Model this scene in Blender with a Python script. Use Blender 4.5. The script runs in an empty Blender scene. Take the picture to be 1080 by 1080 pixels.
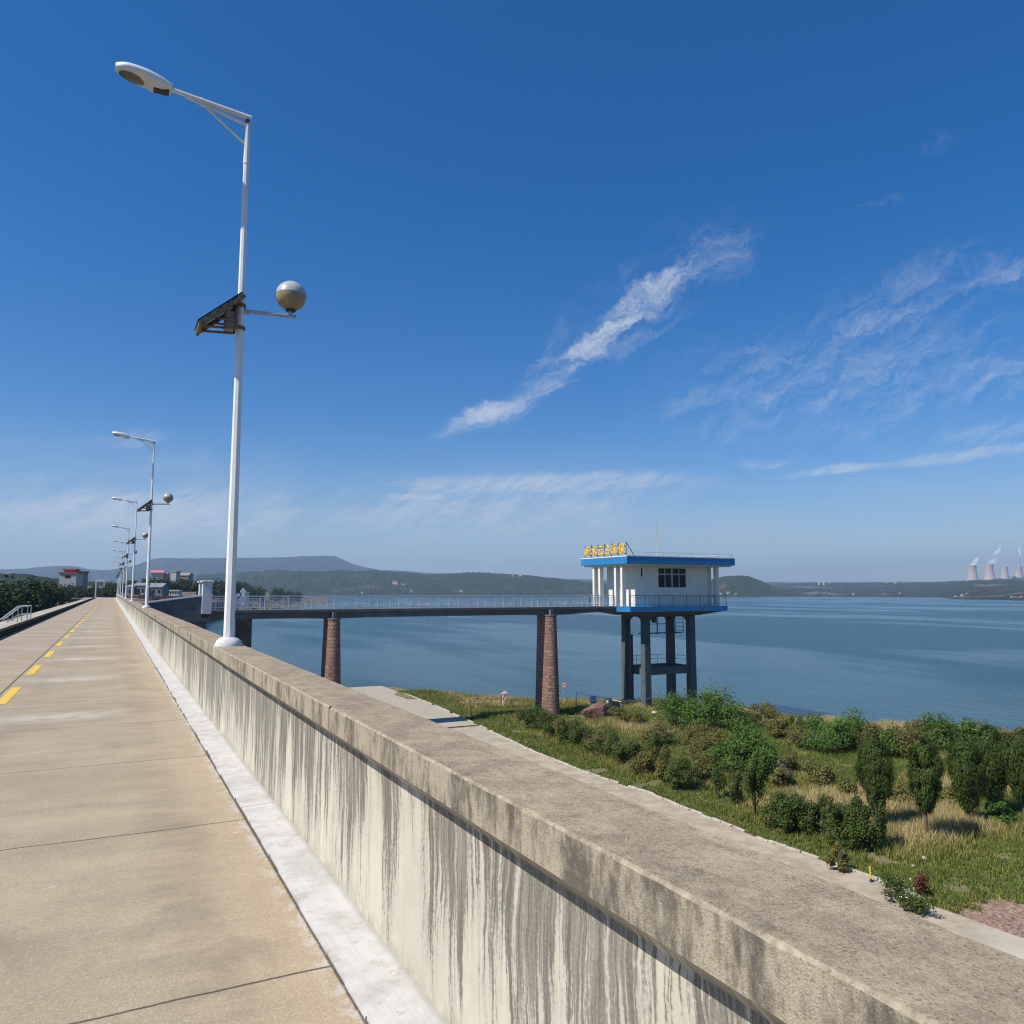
import bpy, bmesh, math, random
import numpy as np
from mathutils import Vector, Matrix
R = math.radians
PI = math.pi
rnd = random.Random(7)
scn = bpy.context.scene
COL = scn.collection

# ------------------------------------------------------------------ camera
# X = away from the road across the parapet, Y = along the dam, Z = up, road surface at z = 0
EYE = Vector((0.0, 0.0, 1.65))
F = 820.0
PITCH = math.atan(84.0 / F)
YAW = math.atan(423.0 / math.sqrt(F * F + 84 * 84))
fw = Vector((math.sin(YAW) * math.cos(PITCH), math.cos(YAW) * math.cos(PITCH), math.sin(PITCH)))
rt = Vector((math.cos(YAW), -math.sin(YAW), 0))
up = rt.cross(fw)
cam = bpy.data.cameras.new('camera')
cam.sensor_width = 36
cam.lens = F / 1080 * 36
cam.clip_start = 0.05
cam.clip_end = 40000
cam_o = bpy.data.objects.new('camera', cam)
COL.objects.link(cam_o)
cam_o.matrix_world = Matrix(((rt.x, up.x, -fw.x, EYE.x), (rt.y, up.y, -fw.y, EYE.y), (rt.z, up.z, -fw.z, EYE.z), (0, 0, 0, 1)))
scn.camera = cam_o


def ray(px, py):
    return (fw + rt * ((px - 540) / F) - up * ((py - 540) / F)).normalized()


def on_z(px, py, z):
    d = ray(px, py)
    t = (z - EYE.z) / d.z
    return EYE + d * t


def on_y(px, py, y):
    d = ray(px, py)
    return EYE + d * ((y - EYE.y) / d.y)


def at_dist(px, py, dist):
    d = ray(px, py)
    h = math.hypot(d.x, d.y)
    return EYE + d * (dist / h)


def heading(px):
    return YAW + math.atan((px - 540) / math.sqrt(F * F + 84 * 84))


def z_of(py, dist, px=540):
    """height of a thing at horizontal distance dist seen at pixel row py"""
    return at_dist(px, py, dist).z


# ------------------------------------------------------------------ nodes
class NT:
    def __init__(self, tree):
        self.t = tree
        self.n = tree.nodes
        self.l = tree.links

    def new(self, typ, **kw):
        n = self.n.new(typ)
        for k, v in kw.items():
            setattr(n, k, v)
        return n

    def put(self, sock, v):
        if v is None:
            return
        if isinstance(v, bpy.types.NodeSocket):
            self.l.new(v, sock)
        else:
            if sock.type == 'RGBA' and len(v) == 3:
                v = (*v, 1)
            sock.default_value = v

    def pos(self):
        return self.new('ShaderNodeNewGeometry').outputs['Position']

    def math(self, op, a, b=None, c=None, clamp=False):
        n = self.new('ShaderNodeMath', operation=op, use_clamp=clamp)
        for i, v in enumerate((a, b, c)):
            if v is not None:
                self.put(n.inputs[i], v)
        return n.outputs[0]

    def scale(self, v, s, off=(0, 0, 0)):
        n = self.new('ShaderNodeMapping')
        self.put(n.inputs['Vector'], v)
        n.inputs['Scale'].default_value = s
        n.inputs['Location'].default_value = off
        return n.outputs[0]

    def noise(self, v, scale=1.0, detail=4, rough=0.55, dist=0.0, col=False):
        n = self.new('ShaderNodeTexNoise')
        self.put(n.inputs['Vector'], v)
        n.inputs['Scale'].default_value = scale
        n.inputs['Detail'].default_value = detail
        n.inputs['Roughness'].default_value = rough
        n.inputs['Distortion'].default_value = dist
        return n.outputs['Color' if col else 'Fac']

    def voro(self, v, scale=1.0, feature='F1', out='Distance', rand=1.0):
        n = self.new('ShaderNodeTexVoronoi', feature=feature)
        self.put(n.inputs['Vector'], v)
        n.inputs['Scale'].default_value = scale
        n.inputs['Randomness'].default_value = rand
        return n.outputs[out]

    def ramp(self, f, lo, hi, a=0.0, b=1.0, smooth=True):
        n = self.new('ShaderNodeMapRange', interpolation_type='SMOOTHSTEP' if smooth else 'LINEAR')
        self.put(n.inputs[0], f)
        for i, v in enumerate((lo, hi, a, b)):
            self.put(n.inputs[i + 1], v)
        return n.outputs[0]

    def mix(self, f, a, b, blend='MIX'):
        n = self.new('ShaderNodeMix', data_type='RGBA', blend_type=blend)
        self.put(n.inputs[0], f)
        self.put(n.inputs[6], a)
        self.put(n.inputs[7], b)
        return n.outputs[2]

    def sep(self, v):
        n = self.new('ShaderNodeSeparateXYZ')
        self.put(n.inputs[0], v)
        return n.outputs

    def comb(self, x, y, z):
        n = self.new('ShaderNodeCombineXYZ')
        for i, v in enumerate((x, y, z)):
            self.put(n.inputs[i], v)
        return n.outputs[0]

    def bump(self, h, strength=0.3, dist=0.01):
        n = self.new('ShaderNodeBump')
        n.inputs['Strength'].default_value = strength if not isinstance(strength, bpy.types.NodeSocket) else 1
        if isinstance(strength, bpy.types.NodeSocket):
            self.put(n.inputs['Strength'], strength)
        n.inputs['Distance'].default_value = dist
        self.put(n.inputs['Height'], h)
        return n.outputs[0]


def new_mat(name):
    m = bpy.data.materials.new(name)
    m.use_nodes = True
    t = NT(m.node_tree)
    b = m.node_tree.nodes['Principled BSDF']
    return m, t, b


def plain(name, colour, rough=0.6, metal=0.0, var=0.15, scale=3.0, bump=0.0, spec=0.5, dirt=None):
    m, t, b = new_mat(name)
    p = t.pos()
    n = t.noise(p, scale, 5, 0.6)
    f = t.ramp(n, 0.3, 0.7)
    lo = tuple(c * (1 - var) for c in colour)
    hi = tuple(min(1, c * (1 + var)) for c in colour)
    c = t.mix(f, lo, hi)
    if dirt:
        n2 = t.noise(t.scale(p, (4, 4, 0.5)), 2.0, 4, 0.65)
        c = t.mix(t.ramp(n2, 0.52, 0.75, 0, dirt[1]), c, dirt[0])
    t.put(b.inputs['Base Color'], c)
    b.inputs['Roughness'].default_value = rough
    b.inputs['Metallic'].default_value = metal
    b.inputs['Specular IOR Level'].default_value = spec
    if bump:
        t.put(b.inputs['Normal'], t.bump(t.noise(p, scale * 8, 4), bump, 0.02))
    return m


M = {}
M['white_metal'] = plain('white_metal', (0.78, 0.78, 0.75), 0.38, 0.0, 0.05, 4, dirt=((0.45, 0.38, 0.28), 0.35))
M['lamp_white'] = plain('lamp_white', (0.74, 0.75, 0.74), 0.35, 0, 0.04, 4)
M['lamp_glass'] = plain('lamp_glass', (0.16, 0.13, 0.10), 0.25, 0, 0.2, 10)
M['black'] = plain('black', (0.02, 0.02, 0.02), 0.5, 0, 0.2, 5)
M['rust_steel'] = plain('rust_steel', (0.20, 0.14, 0.09), 0.75, 0.1, 0.45, 14, dirt=((0.28, 0.10, 0.03), 0.8))
M['box_tan'] = plain('box_tan', (0.26, 0.21, 0.15), 0.6, 0, 0.3, 9)
M['panel_cell'] = plain('panel_cell', (0.012, 0.016, 0.05), 0.18, 0, 0.2, 8)
M['globe_top'] = plain('globe_top', (0.42, 0.43, 0.43), 0.30, 0, 0.03, 5)
M['globe_bottom'] = plain('globe_bottom', (0.30, 0.245, 0.13), 0.30, 0, 0.12, 6)
M['grey_metal'] = plain('grey_metal', (0.42, 0.44, 0.45), 0.45, 0.2, 0.1, 5)
M['rail_paint'] = plain('rail_paint', (0.66, 0.68, 0.68), 0.5, 0, 0.1, 5)
M['dark_metal'] = plain('dark_metal', (0.05, 0.055, 0.06), 0.6, 0, 0.2, 5)
M['blue_paint'] = plain('blue_paint', (0.016, 0.20, 0.46), 0.55, 0, 0.12, 1.5, dirt=((0.02, 0.19, 0.42), 0.4))
M['white_wall'] = plain('white_wall', (0.77, 0.71, 0.60), 0.8, 0, 0.05, 1.2, 0.05, dirt=((0.42, 0.38, 0.30), 0.55))
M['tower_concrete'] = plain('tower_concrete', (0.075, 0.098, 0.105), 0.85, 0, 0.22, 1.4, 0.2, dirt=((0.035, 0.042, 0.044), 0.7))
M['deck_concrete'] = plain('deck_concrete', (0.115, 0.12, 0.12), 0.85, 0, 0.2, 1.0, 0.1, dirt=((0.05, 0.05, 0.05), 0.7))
M['pillar_white'] = plain('pillar_white', (0.66, 0.66, 0.64), 0.8, 0, 0.08, 3, 0.1, dirt=((0.3, 0.28, 0.25), 0.5))
M['glass_dark'] = plain('glass_dark', (0.006, 0.008, 0.010), 0.12, 0, 0.2, 2, spec=0.2)
M['frame_pale'] = plain('frame_pale', (0.55, 0.53, 0.45), 0.5, 0, 0.05, 5)
M['sign_yellow'] = plain('sign_yellow', (0.85, 0.50, 0.03), 0.4, 0, 0.1, 3)
M['bark'] = plain('bark', (0.11, 0.085, 0.06), 0.9, 0, 0.3, 8, 0.4)
M['yellow_paint'] = plain('yellow_paint', (0.72, 0.46, 0.05), 0.75, 0, 0.15, 9, dirt=((0.40, 0.32, 0.18), 0.6))
M['white_paint'] = plain('white_paint', (0.75, 0.75, 0.72), 0.6, 0, 0.08, 9, dirt=((0.40, 0.36, 0.28), 0.5))
M['plinth_white'] = plain('plinth_white', (0.60, 0.59, 0.56), 0.8, 0, 0.1, 9, 0.1, dirt=((0.35, 0.32, 0.26), 0.6))
M['shed_grey'] = plain('shed_grey', (0.16, 0.17, 0.17), 0.8, 0, 0.15, 0.5)
M['shed_roof'] = plain('shed_roof', (0.21, 0.23, 0.25), 0.7, 0, 0.15, 0.5)
M['maroon'] = plain('maroon', (0.06, 0.022, 0.022), 0.8, 0, 0.2, 0.5)
M['rock'] = plain('rock', (0.24, 0.19, 0.16), 0.9, 0, 0.35, 2.5, 0.6)
M['red_rock'] = plain('red_rock', (0.17, 0.095, 0.07), 0.9, 0, 0.35, 2.5, 0.6)
M['red_sign'] = plain('red_sign', (0.60, 0.04, 0.03), 0.5, 0, 0.1, 4)
M['blue_sign'] = plain('blue_sign', (0.05, 0.10, 0.50), 0.5, 0, 0.1, 4)
M['house_white'] = plain('house_white', (0.44, 0.42, 0.39), 0.8, 0, 0.06, 0.3)
M['house_tan'] = plain('house_tan', (0.30, 0.235, 0.18), 0.8, 0, 0.15, 0.3)
M['roof_red'] = plain('roof_red', (0.34, 0.07, 0.05), 0.8, 0, 0.2, 0.5)
M['roof_pink'] = plain('roof_pink', (0.62, 0.16, 0.18), 0.7, 0, 0.15, 0.5)
M['roof_grey'] = plain('roof_grey', (0.28, 0.30, 0.32), 0.7, 0, 0.15, 0.5)
M['cooling_concrete'] = plain('cooling_concrete', (0.46, 0.385, 0.33), 0.9, 0, 0.06, 0.02)
M['cream_flower'] = plain('cream_flower', (0.75, 0.72, 0.62), 0.7, 0, 0.05, 4)


def brick_mat():
    m, t, b = new_mat('pier_brick')
    p = t.pos()
    x, y, z = t.sep(p)[:3]
    u = t.math('ADD', x, y)
    n = t.new('ShaderNodeTexBrick')
    t.put(n.inputs['Vector'], t.comb(t.math('MULTIPLY', u, 1.0), z, 0.0))
    n.inputs['Color1'].default_value = (0.33, 0.185, 0.130, 1)
    n.inputs['Color2'].default_value = (0.20, 0.115, 0.085, 1)
    n.inputs['Mortar'].default_value = (0.105, 0.080, 0.068, 1)
    n.inputs['Scale'].default_value = 1.0
    n.inputs['Mortar Size'].default_value = 0.035
    n.inputs['Brick Width'].default_value = 0.50
    n.inputs['Row Height'].default_value = 0.30
    c = t.mix(t.ramp(t.noise(p, 3.0, 4), 0.4, 0.75, 0, 0.55), n.outputs['Color'], (0.11, 0.07, 0.055))
    t.put(b.inputs['Base Color'], c)
    b.inputs['Roughness'].default_value = 0.9
    t.put(b.inputs['Normal'], t.bump(n.outputs['Fac'], 0.4, -0.04))
    return m


M['pier_brick'] = brick_mat()


def wall_mat():
    m, t, b = new_mat('stained_concrete')
    p = t.pos()
    x, y, z = t.sep(p)[:3]
    warp = t.math('MULTIPLY', t.math('SUBTRACT', t.noise(t.comb(y, z, 0.0), 3.0, 3), 0.5), 0.10)
    yy = t.math('ADD', y, warp)
    wide = t.noise(t.comb(t.math('MULTIPLY', yy, 6.5), t.math('MULTIPLY', z, 0.55), 1.7), 1.0, 5, 0.62)
    mid = t.noise(t.comb(t.math('MULTIPLY', yy, 24.0), t.math('MULTIPLY', z, 1.1), 5.7), 1.0, 4, 0.6)
    fine = t.noise(t.comb(t.math('MULTIPLY', yy, 85.0), t.math('MULTIPLY', z, 2.2), 9.1), 1.0, 3, 0.6)
    big = t.noise(t.comb(t.math('MULTIPLY', y, 0.55), 0.0, 3.3), 1.0, 2, 0.5)
    h = t.ramp(z, 0.0, 0.95, -0.075, 0.105, False)
    s = t.math('ADD', t.math('ADD', t.math('MULTIPLY', wide, 0.62), t.math('MULTIPLY', mid, 0.42)), t.math('MULTIPLY', fine, 0.24))
    s = t.math('ADD', s, h)
    s = t.math('ADD', s, t.math('MULTIPLY', t.math('SUBTRACT', big, 0.5), 0.42))
    # no water runs in some bays, many in others
    s = t.math('ADD', s, t.math('MULTIPLY', t.math('SUBTRACT', t.noise(p, 60, 4, 0.75), 0.5), 0.20))
    dark = t.math('MAXIMUM', t.ramp(s, 0.60, 0.675, 0, 0.88), t.ramp(s, 0.53, 0.66, 0, 0.26))
    grain = t.noise(p, 90, 4, 0.7)
    blotch = t.noise(p, 2.2, 4, 0.6)
    cream = t.mix(t.ramp(blotch, 0.3, 0.7), (0.61, 0.570, 0.455), (0.49, 0.46, 0.375))
    cream = t.mix(t.ramp(grain, 0.35, 0.75, 0, 0.25), cream, (0.40, 0.37, 0.30))
    dk = t.mix(t.ramp(t.math('ADD', t.math('ADD', t.math('MULTIPLY', fine, 0.45), t.math('MULTIPLY', grain, 0.25)), t.math('MULTIPLY', mid, 0.30)), 0.40, 0.60), (0.26, 0.235, 0.19), (0.055, 0.050, 0.043))
    c = t.mix(t.math('MULTIPLY', dark, 0.93), cream, dk)
    vj = t.math('PINGPONG', t.math('ADD', t.math('DIVIDE', t.math('SUBTRACT', y, 9.93), 10.86), 40.0), 0.5)
    vj = t.ramp(t.math('MULTIPLY', vj, 10.86), 0.004, 0.010, 0.8, 0)
    c = t.mix(vj, c, (0.05, 0.045, 0.04))
    c = t.mix(t.ramp(z, 0.79, 0.83, 0, 0.55), c, (0.44, 0.39, 0.31))  # paler tone painted on the chamfer to lift the shade under the coping
    # pale drip lines
    pale = t.ramp(t.noise(t.comb(t.math('MULTIPLY', yy, 31.0), t.math('MULTIPLY', z, 0.8), 20.0), 1.0, 2), 0.66, 0.74, 0, 0.5)
    c = t.mix(t.math('MULTIPLY', pale, dark), c, (0.52, 0.49, 0.41))
    # soil splash at the foot
    foot = t.math('MULTIPLY', t.ramp(z, 0.03, 0.12, 1, 0), t.ramp(t.noise(p, 14, 4), 0.35, 0.65))
    c = t.mix(t.math('MULTIPLY', foot, 0.5), c, (0.34, 0.28, 0.20))
    t.put(b.inputs['Base Color'], c)
    b.inputs['Roughness'].default_value = 0.9
    b.inputs['Specular IOR Level'].default_value = 0.25
    t.put(b.inputs['Normal'], t.bump(t.math('ADD', grain, t.math('MULTIPLY', blotch, 2.0)), 0.25, 0.004))
    return m


def coping_mat():
    m, t, b = new_mat('weathered_coping')
    geo = t.new('ShaderNodeNewGeometry')
    p = geo.outputs['Position']
    x, y, z = t.sep(p)[:3]
    nz = t.sep(geo.outputs['Normal'])[2]
    topf = t.ramp(nz, 0.45, 0.9)
    # rough top
    g1 = t.noise(p, 150, 3, 0.75)
    g2 = t.noise(p, 38, 5, 0.7)
    g3 = t.noise(p, 5.5, 5, 0.65)
    stone = t.voro(p, 210)
    chip = t.sep(t.voro(p, 170, out='Color'))[0]
    brush = t.noise(t.scale(p, (14, 3, 1)), 1.0, 6, 0.7)
    c = t.mix(t.ramp(g3, 0.33, 0.68), (0.25, 0.210, 0.155), (0.40, 0.335, 0.240))
    c = t.mix(t.ramp(brush, 0.50, 0.68, 0, 0.55), c, (0.165, 0.138, 0.105))
    c = t.mix(t.ramp(chip, 0.3, 1.0, 0.0, 0.28), c, (0.55, 0.475, 0.36))
    c = t.mix(t.ramp(chip, 0.0, 0.14, 0.55, 0.0), c, (0.10, 0.085, 0.07))
    c = t.mix(t.ramp(g2, 0.46, 0.68, 0, 0.42), c, (0.15, 0.128, 0.10))
    c = t.mix(t.ramp(g1, 0.52, 0.70, 0, 0.4), c, (0.46, 0.40, 0.31))
    c = t.mix(t.ramp(stone, 0.0, 0.35, 0.4, 0.0), c, (0.06, 0.055, 0.05))
    lich = t.math('MULTIPLY', t.ramp(t.noise(t.scale(p, (1, 1, 1), (9, 4, 0)), 2.3, 6, 0.7), 0.56, 0.66), t.ramp(g2, 0.3, 0.6))
    c = t.mix(t.math('MULTIPLY', lich, 0.45), c, (0.11, 0.098, 0.082))
    # pale worn edges
    e1 = t.ramp(x, 1.118, 1.130, 1, 0)
    e2 = t.ramp(x, 1.438, 1.458, 0, 1)
    ed = t.math('MULTIPLY', t.math('MAXIMUM', e1, e2), t.ramp(t.noise(p, 22, 5, 0.7), 0.44, 0.62))
    c = t.mix(t.math('MULTIPLY', ed, 0.7), c, (0.52, 0.46, 0.36))
    # streaked face
    wide = t.noise(t.comb(t.math('MULTIPLY', y, 7.0), t.math('MULTIPLY', z, 2.5), 1.7), 1.0, 6, 0.7)
    fine = t.noise(t.comb(t.math('MULTIPLY', y, 36.0), t.math('MULTIPLY', z, 9.0), 9.1), 1.0, 4, 0.7)
    s = t.math('ADD', t.math('MULTIPLY', wide, 0.78), t.math('MULTIPLY', fine, 0.24))
    f = t.mix(t.ramp(s, 0.44, 0.62), (0.41, 0.365, 0.285), (0.13, 0.116, 0.096))
    f = t.mix(t.ramp(chip, 0.0, 0.25, 0.45, 0.0), f, (0.11, 0.10, 0.085))
    f = t.mix(t.ramp(g2, 0.5, 0.7, 0, 0.45), f, (0.36, 0.33, 0.28))
    f = t.mix(t.ramp(g1, 0.5, 0.72, 0, 0.4), f, (0.10, 0.095, 0.085))
    c = t.mix(topf, f, c)
    c = t.mix(1.0, c, (0.99, 0.955, 0.895), 'MULTIPLY')
    t.put(b.inputs['Base Color'], c)
    b.inputs['Roughness'].default_value = 0.95
    b.inputs['Specular IOR Level'].default_value = 0.2
    hgt = t.math('ADD', t.math('ADD', g1, t.math('MULTIPLY', g2, 1.2)), t.math('MULTIPLY', stone, 1.2))
    t.put(b.inputs['Normal'], t.bump(hgt, 0.35, 0.0045))
    return m


JOINTS = [on_z(345, 1020, 0).y, on_z(260, 863, 0).y, on_z(215, 797, 0).y]
JSTEP = (JOINTS[2] - JOINTS[0]) / 2
RW0, RW1, ST1 = -3.45, 0.957, 1.212


def road_mat():
    m, t, b = new_mat('road_concrete')
    p = t.pos()
    x, y, z = t.sep(p)[:3]
    # slight bend of the joints
    yj = t.math('ADD', y, t.math('MULTIPLY', t.math('SUBTRACT', t.noise(p, 1.3, 4), 0.5), 0.06))
    fr = t.math('DIVIDE', t.math('SUBTRACT', yj, JOINTS[0]), JSTEP)
    w = t.math('PINGPONG', t.math('ADD', fr, 40.0), 0.5)
    joint = t.ramp(t.math('MULTIPLY', w, JSTEP), 0.003, 0.011, 1, 0)
    xl = t.math('ABSOLUTE', t.math('ADD', t.math('ADD', x, 1.50), t.math('MULTIPLY', t.noise(p, 2.0, 3), 0.02)))
    ljoint = t.ramp(xl, 0.008, 0.02, 1, 0)
    big = t.noise(p, 0.7, 5, 0.6)
    mid = t.noise(t.scale(p, (0.6, 2.2, 1)), 1.6, 5, 0.65)
    g1 = t.noise(p, 120, 3, 0.75)
    g2 = t.noise(p, 26, 5, 0.7)
    c = t.mix(t.ramp(big, 0.3, 0.7), (0.335, 0.276, 0.186), (0.43, 0.356, 0.244))
    c = t.mix(t.ramp(mid, 0.42, 0.72, 0, 0.55), c, (0.27, 0.218, 0.158))
    # warm soil colour towards the gutter
    warm = t.math('MULTIPLY', t.ramp(t.math('ADD', x, t.math('MULTIPLY', big, 0.7)), 0.55, 1.25), 0.62)
    c = t.mix(warm, c, (0.455, 0.345, 0.230))
    # each slab a little different
    slab = t.new('ShaderNodeTexWhiteNoise', noise_dimensions='1D')
    t.put(slab.inputs['W'], t.math('FLOOR', t.math('ADD', fr, 40.0)))
    c = t.mix(t.ramp(slab.outputs[0], 0, 1, 0.0, 0.22), c, (0.25, 0.21, 0.16))
    agg = t.sep(t.voro(p, 150, out='Color'))[0]
    c = t.mix(t.ramp(agg, 0.0, 0.3, 0.32, 0.0), c, (0.17, 0.135, 0.10))
    c = t.mix(t.ramp(agg, 0.75, 1.0, 0.0, 0.40), c, (0.58, 0.50, 0.39))
    spot = t.voro(p, 1.6)
    c = t.mix(t.ramp(t.math('ADD', spot, t.math('MULTIPLY', g2, 0.06)), 0.045, 0.075, 0.5, 0), c, (0.58, 0.53, 0.45))
    ty = t.math('ABSOLUTE', t.math('SUBTRACT', t.math('ABSOLUTE', t.math('SUBTRACT', x, -0.28)), 0.72))
    c = t.mix(t.math('MULTIPLY', t.ramp(ty, 0.02, 0.26, 0.30, 0), t.ramp(mid, 0.35, 0.6)), c, (0.23, 0.19, 0.14))
    # pale dust along slab joints further on
    fr2 = t.math('PINGPONG', t.math('ADD', t.math('DIVIDE', t.math('SUBTRACT', y, on_z(85, 716, 0).y), JSTEP * 2), 40.0), 0.5)
    dm = t.math('MULTIPLY', t.ramp(fr2, 0.03, 0.12, 1, 0), t.ramp(t.math('ABSOLUTE', t.math('ADD', x, 0.55)), 0.2, 1.1, 1, 0))
    dm = t.math('MULTIPLY', dm, t.ramp(y, 10.5, 12.0))
    dm = t.math('MULTIPLY', dm, t.ramp(t.noise(p, 3.5, 5), 0.25, 0.6))
    c = t.mix(t.math('MULTIPLY', dm, 0.8), c, (0.50, 0.45, 0.37))
    # grain and pale scuffs
    c = t.mix(t.ramp(g1, 0.5, 0.75, 0, 0.30), c, (0.20, 0.160, 0.115))
    c = t.mix(t.ramp(g2, 0.55, 0.78, 0, 0.35), c, (0.44, 0.38, 0.29))
    sc = t.noise(t.scale(p, (2.2, 4.0, 1)), 1.5, 6, 0.7)
    c = t.mix(t.ramp(sc, 0.67, 0.70, 0, 0.55), c, (0.58, 0.53, 0.45))
    sc2 = t.noise(t.scale(p, (7, 11, 1)), 1.2, 6, 0.75)
    c = t.mix(t.math('MULTIPLY', t.ramp(x, 0.1, 0.7), t.ramp(sc2, 0.66, 0.70, 0, 0.8)), c, (0.62, 0.58, 0.50))
    drk = t.noise(t.scale(p, (1.1, 0.8, 1), (5, 2, 0)), 1.0, 6, 0.7)
    c = t.mix(t.ramp(drk, 0.55, 0.70, 0, 0.45), c, (0.21, 0.17, 0.125))
    # cement smear beside the gutter
    smear = t.math('MULTIPLY', t.ramp(x, 0.82, 0.99), t.ramp(t.noise(t.scale(p, (1.5, 1, 1)), 6.0, 6, 0.7), 0.46, 0.56))
    c = t.mix(t.math('MULTIPLY', smear, 0.75), c, (0.55, 0.53, 0.49))
    gap = t.ramp(t.math('ADD', x, t.math('MULTIPLY', t.math('SUBTRACT', g2, 0.5), 0.02)), 0.938, 0.950)
    ljoint = t.math('MAXIMUM', ljoint, gap)
    c = t.mix(t.math('MULTIPLY', t.math('MAXIMUM', joint, ljoint), 0.85), c, (0.045, 0.038, 0.030))
    t.put(b.inputs['Base Color'], c)
    b.inputs['Roughness'].default_value = 0.92
    b.inputs['Specular IOR Level'].default_value = 0.25
    hgt = t.math('ADD', g1, t.math('MULTIPLY', g2, 0.8))
    hgt = t.math('SUBTRACT', hgt, t.math('MULTIPLY', t.math('MAXIMUM', joint, ljoint), 3.0))
    t.put(b.inputs['Normal'], t.bump(hgt, 0.4, 0.004))
    return m


def gutter_mat():
    m, t, b = new_mat('gutter_cement')
    p = t.pos()
    x, y, z = t.sep(p)[:3]
    n = t.noise(p, 3.0, 6, 0.7)
    g = t.noise(p, 70, 4, 0.7)
    tr = t.noise(t.scale(p, (70, 2.0, 1)), 1.0, 4, 0.65)
    c = t.mix(t.ramp(n, 0.32, 0.60), (0.42, 0.41, 0.38), (0.55, 0.54, 0.51))
    c = t.mix(t.ramp(tr, 0.5, 0.75, 0, 0.4), c, (0.36, 0.35, 0.33))
    c = t.mix(t.ramp(g, 0.55, 0.75, 0, 0.4), c, (0.33, 0.31, 0.28))
    c = t.mix(t.ramp(t.noise(p, 9, 6, 0.75), 0.54, 0.64, 0, 0.6), c, (0.36, 0.33, 0.28))
    c = t.mix(t.ramp(t.noise(p, 2.0, 5, 0.7), 0.48, 0.66, 0, 0.35), c, (0.40, 0.375, 0.33))
    c = t.mix(t.ramp(x, 1.17, 1.212, 0, 0.55), c, (0.28, 0.25, 0.20))
    t.put(b.inputs['Base Color'], c)
    b.inputs['Roughness'].default_value = 0.9
    t.put(b.inputs['Normal'], t.bump(t.math('ADD', g, t.math('MULTIPLY', tr, 0.6)), 0.4, 0.004))
    return m


def ground_mat():
    """terrace soil under the grass"""
    m, t, b = new_mat('terrace_soil')
    p = t.pos()
    x, y, z = t.sep(p)[:3]
    n1 = t.noise(p, 0.25, 5, 0.6)
    n2 = t.noise(p, 2.5, 5, 0.65)
    c = t.mix(t.ramp(n1, 0.4, 0.6), (0.12, 0.115, 0.045), (0.19, 0.155, 0.080))
    c = t.mix(t.ramp(t.noise(p, 11, 5, 0.75), 0.4, 0.65, 0, 0.5), c, (0.27, 0.21, 0.12))
    c = t.mix(t.ramp(n2, 0.4, 0.7, 0, 0.6), c, (0.085, 0.100, 0.03))
    d = on_z(1040, 977, -10.2)
    dx = t.math('DIVIDE', t.math('SUBTRACT', x, d.x), 5.2)
    dy = t.math('DIVIDE', t.math('SUBTRACT', y, d.y - 0.9), 2.6)
    rr = t.math('ADD', t.math('MULTIPLY', dx, dx), t.math('MULTIPLY', dy, dy))
    rr = t.math('ADD', rr, t.math('MULTIPLY', t.math('SUBTRACT', n2, 0.5), 1.2))
    red = t.mix(t.ramp(t.noise(p, 7, 6, 0.75), 0.35, 0.65), (0.15, 0.075, 0.045), (0.40, 0.27, 0.20))
    red = t.mix(t.ramp(t.noise(p, 14, 3, 0.7), 0.62, 0.7), red, (0.55, 0.50, 0.46))
    c = t.mix(t.ramp(rr, 0.6, 1.1, 1, 0), c, red)
    c = t.mix(t.ramp(z, -12.3, -11.6, 1, 0), c, (0.33, 0.27, 0.19))
    t.put(b.inputs['Base Color'], c)
    b.inputs['Roughness'].default_value = 0.95
    t.put(b.inputs['Normal'], t.bump(n2, 0.6, 0.15))
    return m


def path_mat():
    m, t, b = new_mat('path_concrete')
    p = t.pos()
    x, y, z = t.sep(p)[:3]
    n1 = t.noise(p, 0.8, 5, 0.65)
    n2 = t.noise(p, 6, 5, 0.7)
    c = t.mix(t.ramp(n1, 0.35, 0.65), (0.33, 0.275, 0.195), (0.46, 0.39, 0.285))
    c = t.mix(t.ramp(y, 50, 70, 0, 0.7), c, (0.38, 0.34, 0.265))
    c = t.mix(t.ramp(n2, 0.5, 0.75, 0, 0.5), c, (0.20, 0.17, 0.13))
    c = t.mix(t.ramp(y, 19, 15.0, 0, 0.8), c, (0.52, 0.47, 0.37))
    t.put(b.inputs['Base Color'], c)
    b.inputs['Roughness'].default_value = 0.92
    return m


def hill_mat(name, a, bb, patch, scale, patch_amt=0.6):
    m, t, b = new_mat(name)
    p = t.pos()
    n = t.noise(p, scale, 6, 0.7)
    v = t.voro(p, scale * 3.5)
    n2 = t.noise(p, scale * 0.16, 5, 0.65)
    c = t.mix(t.ramp(n, 0.35, 0.65), a, bb)
    c = t.mix(t.ramp(v, 0.2, 0.7, 0, 0.6), c, tuple(k * 0.45 for k in a))
    c = t.mix(t.ramp(n2, 0.54, 0.66, 0, patch_amt), c, patch)
    t.put(b.inputs['Base Color'], c)
    b.inputs['Roughness'].default_value = 0.95
    b.inputs['Specular IOR Level'].default_value = 0.1
    t.put(b.inputs['Normal'], t.bump(t.math('ADD', n, t.math('MULTIPLY', v, -0.8)), 0.9, 0.8 / scale))
    return m


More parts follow.
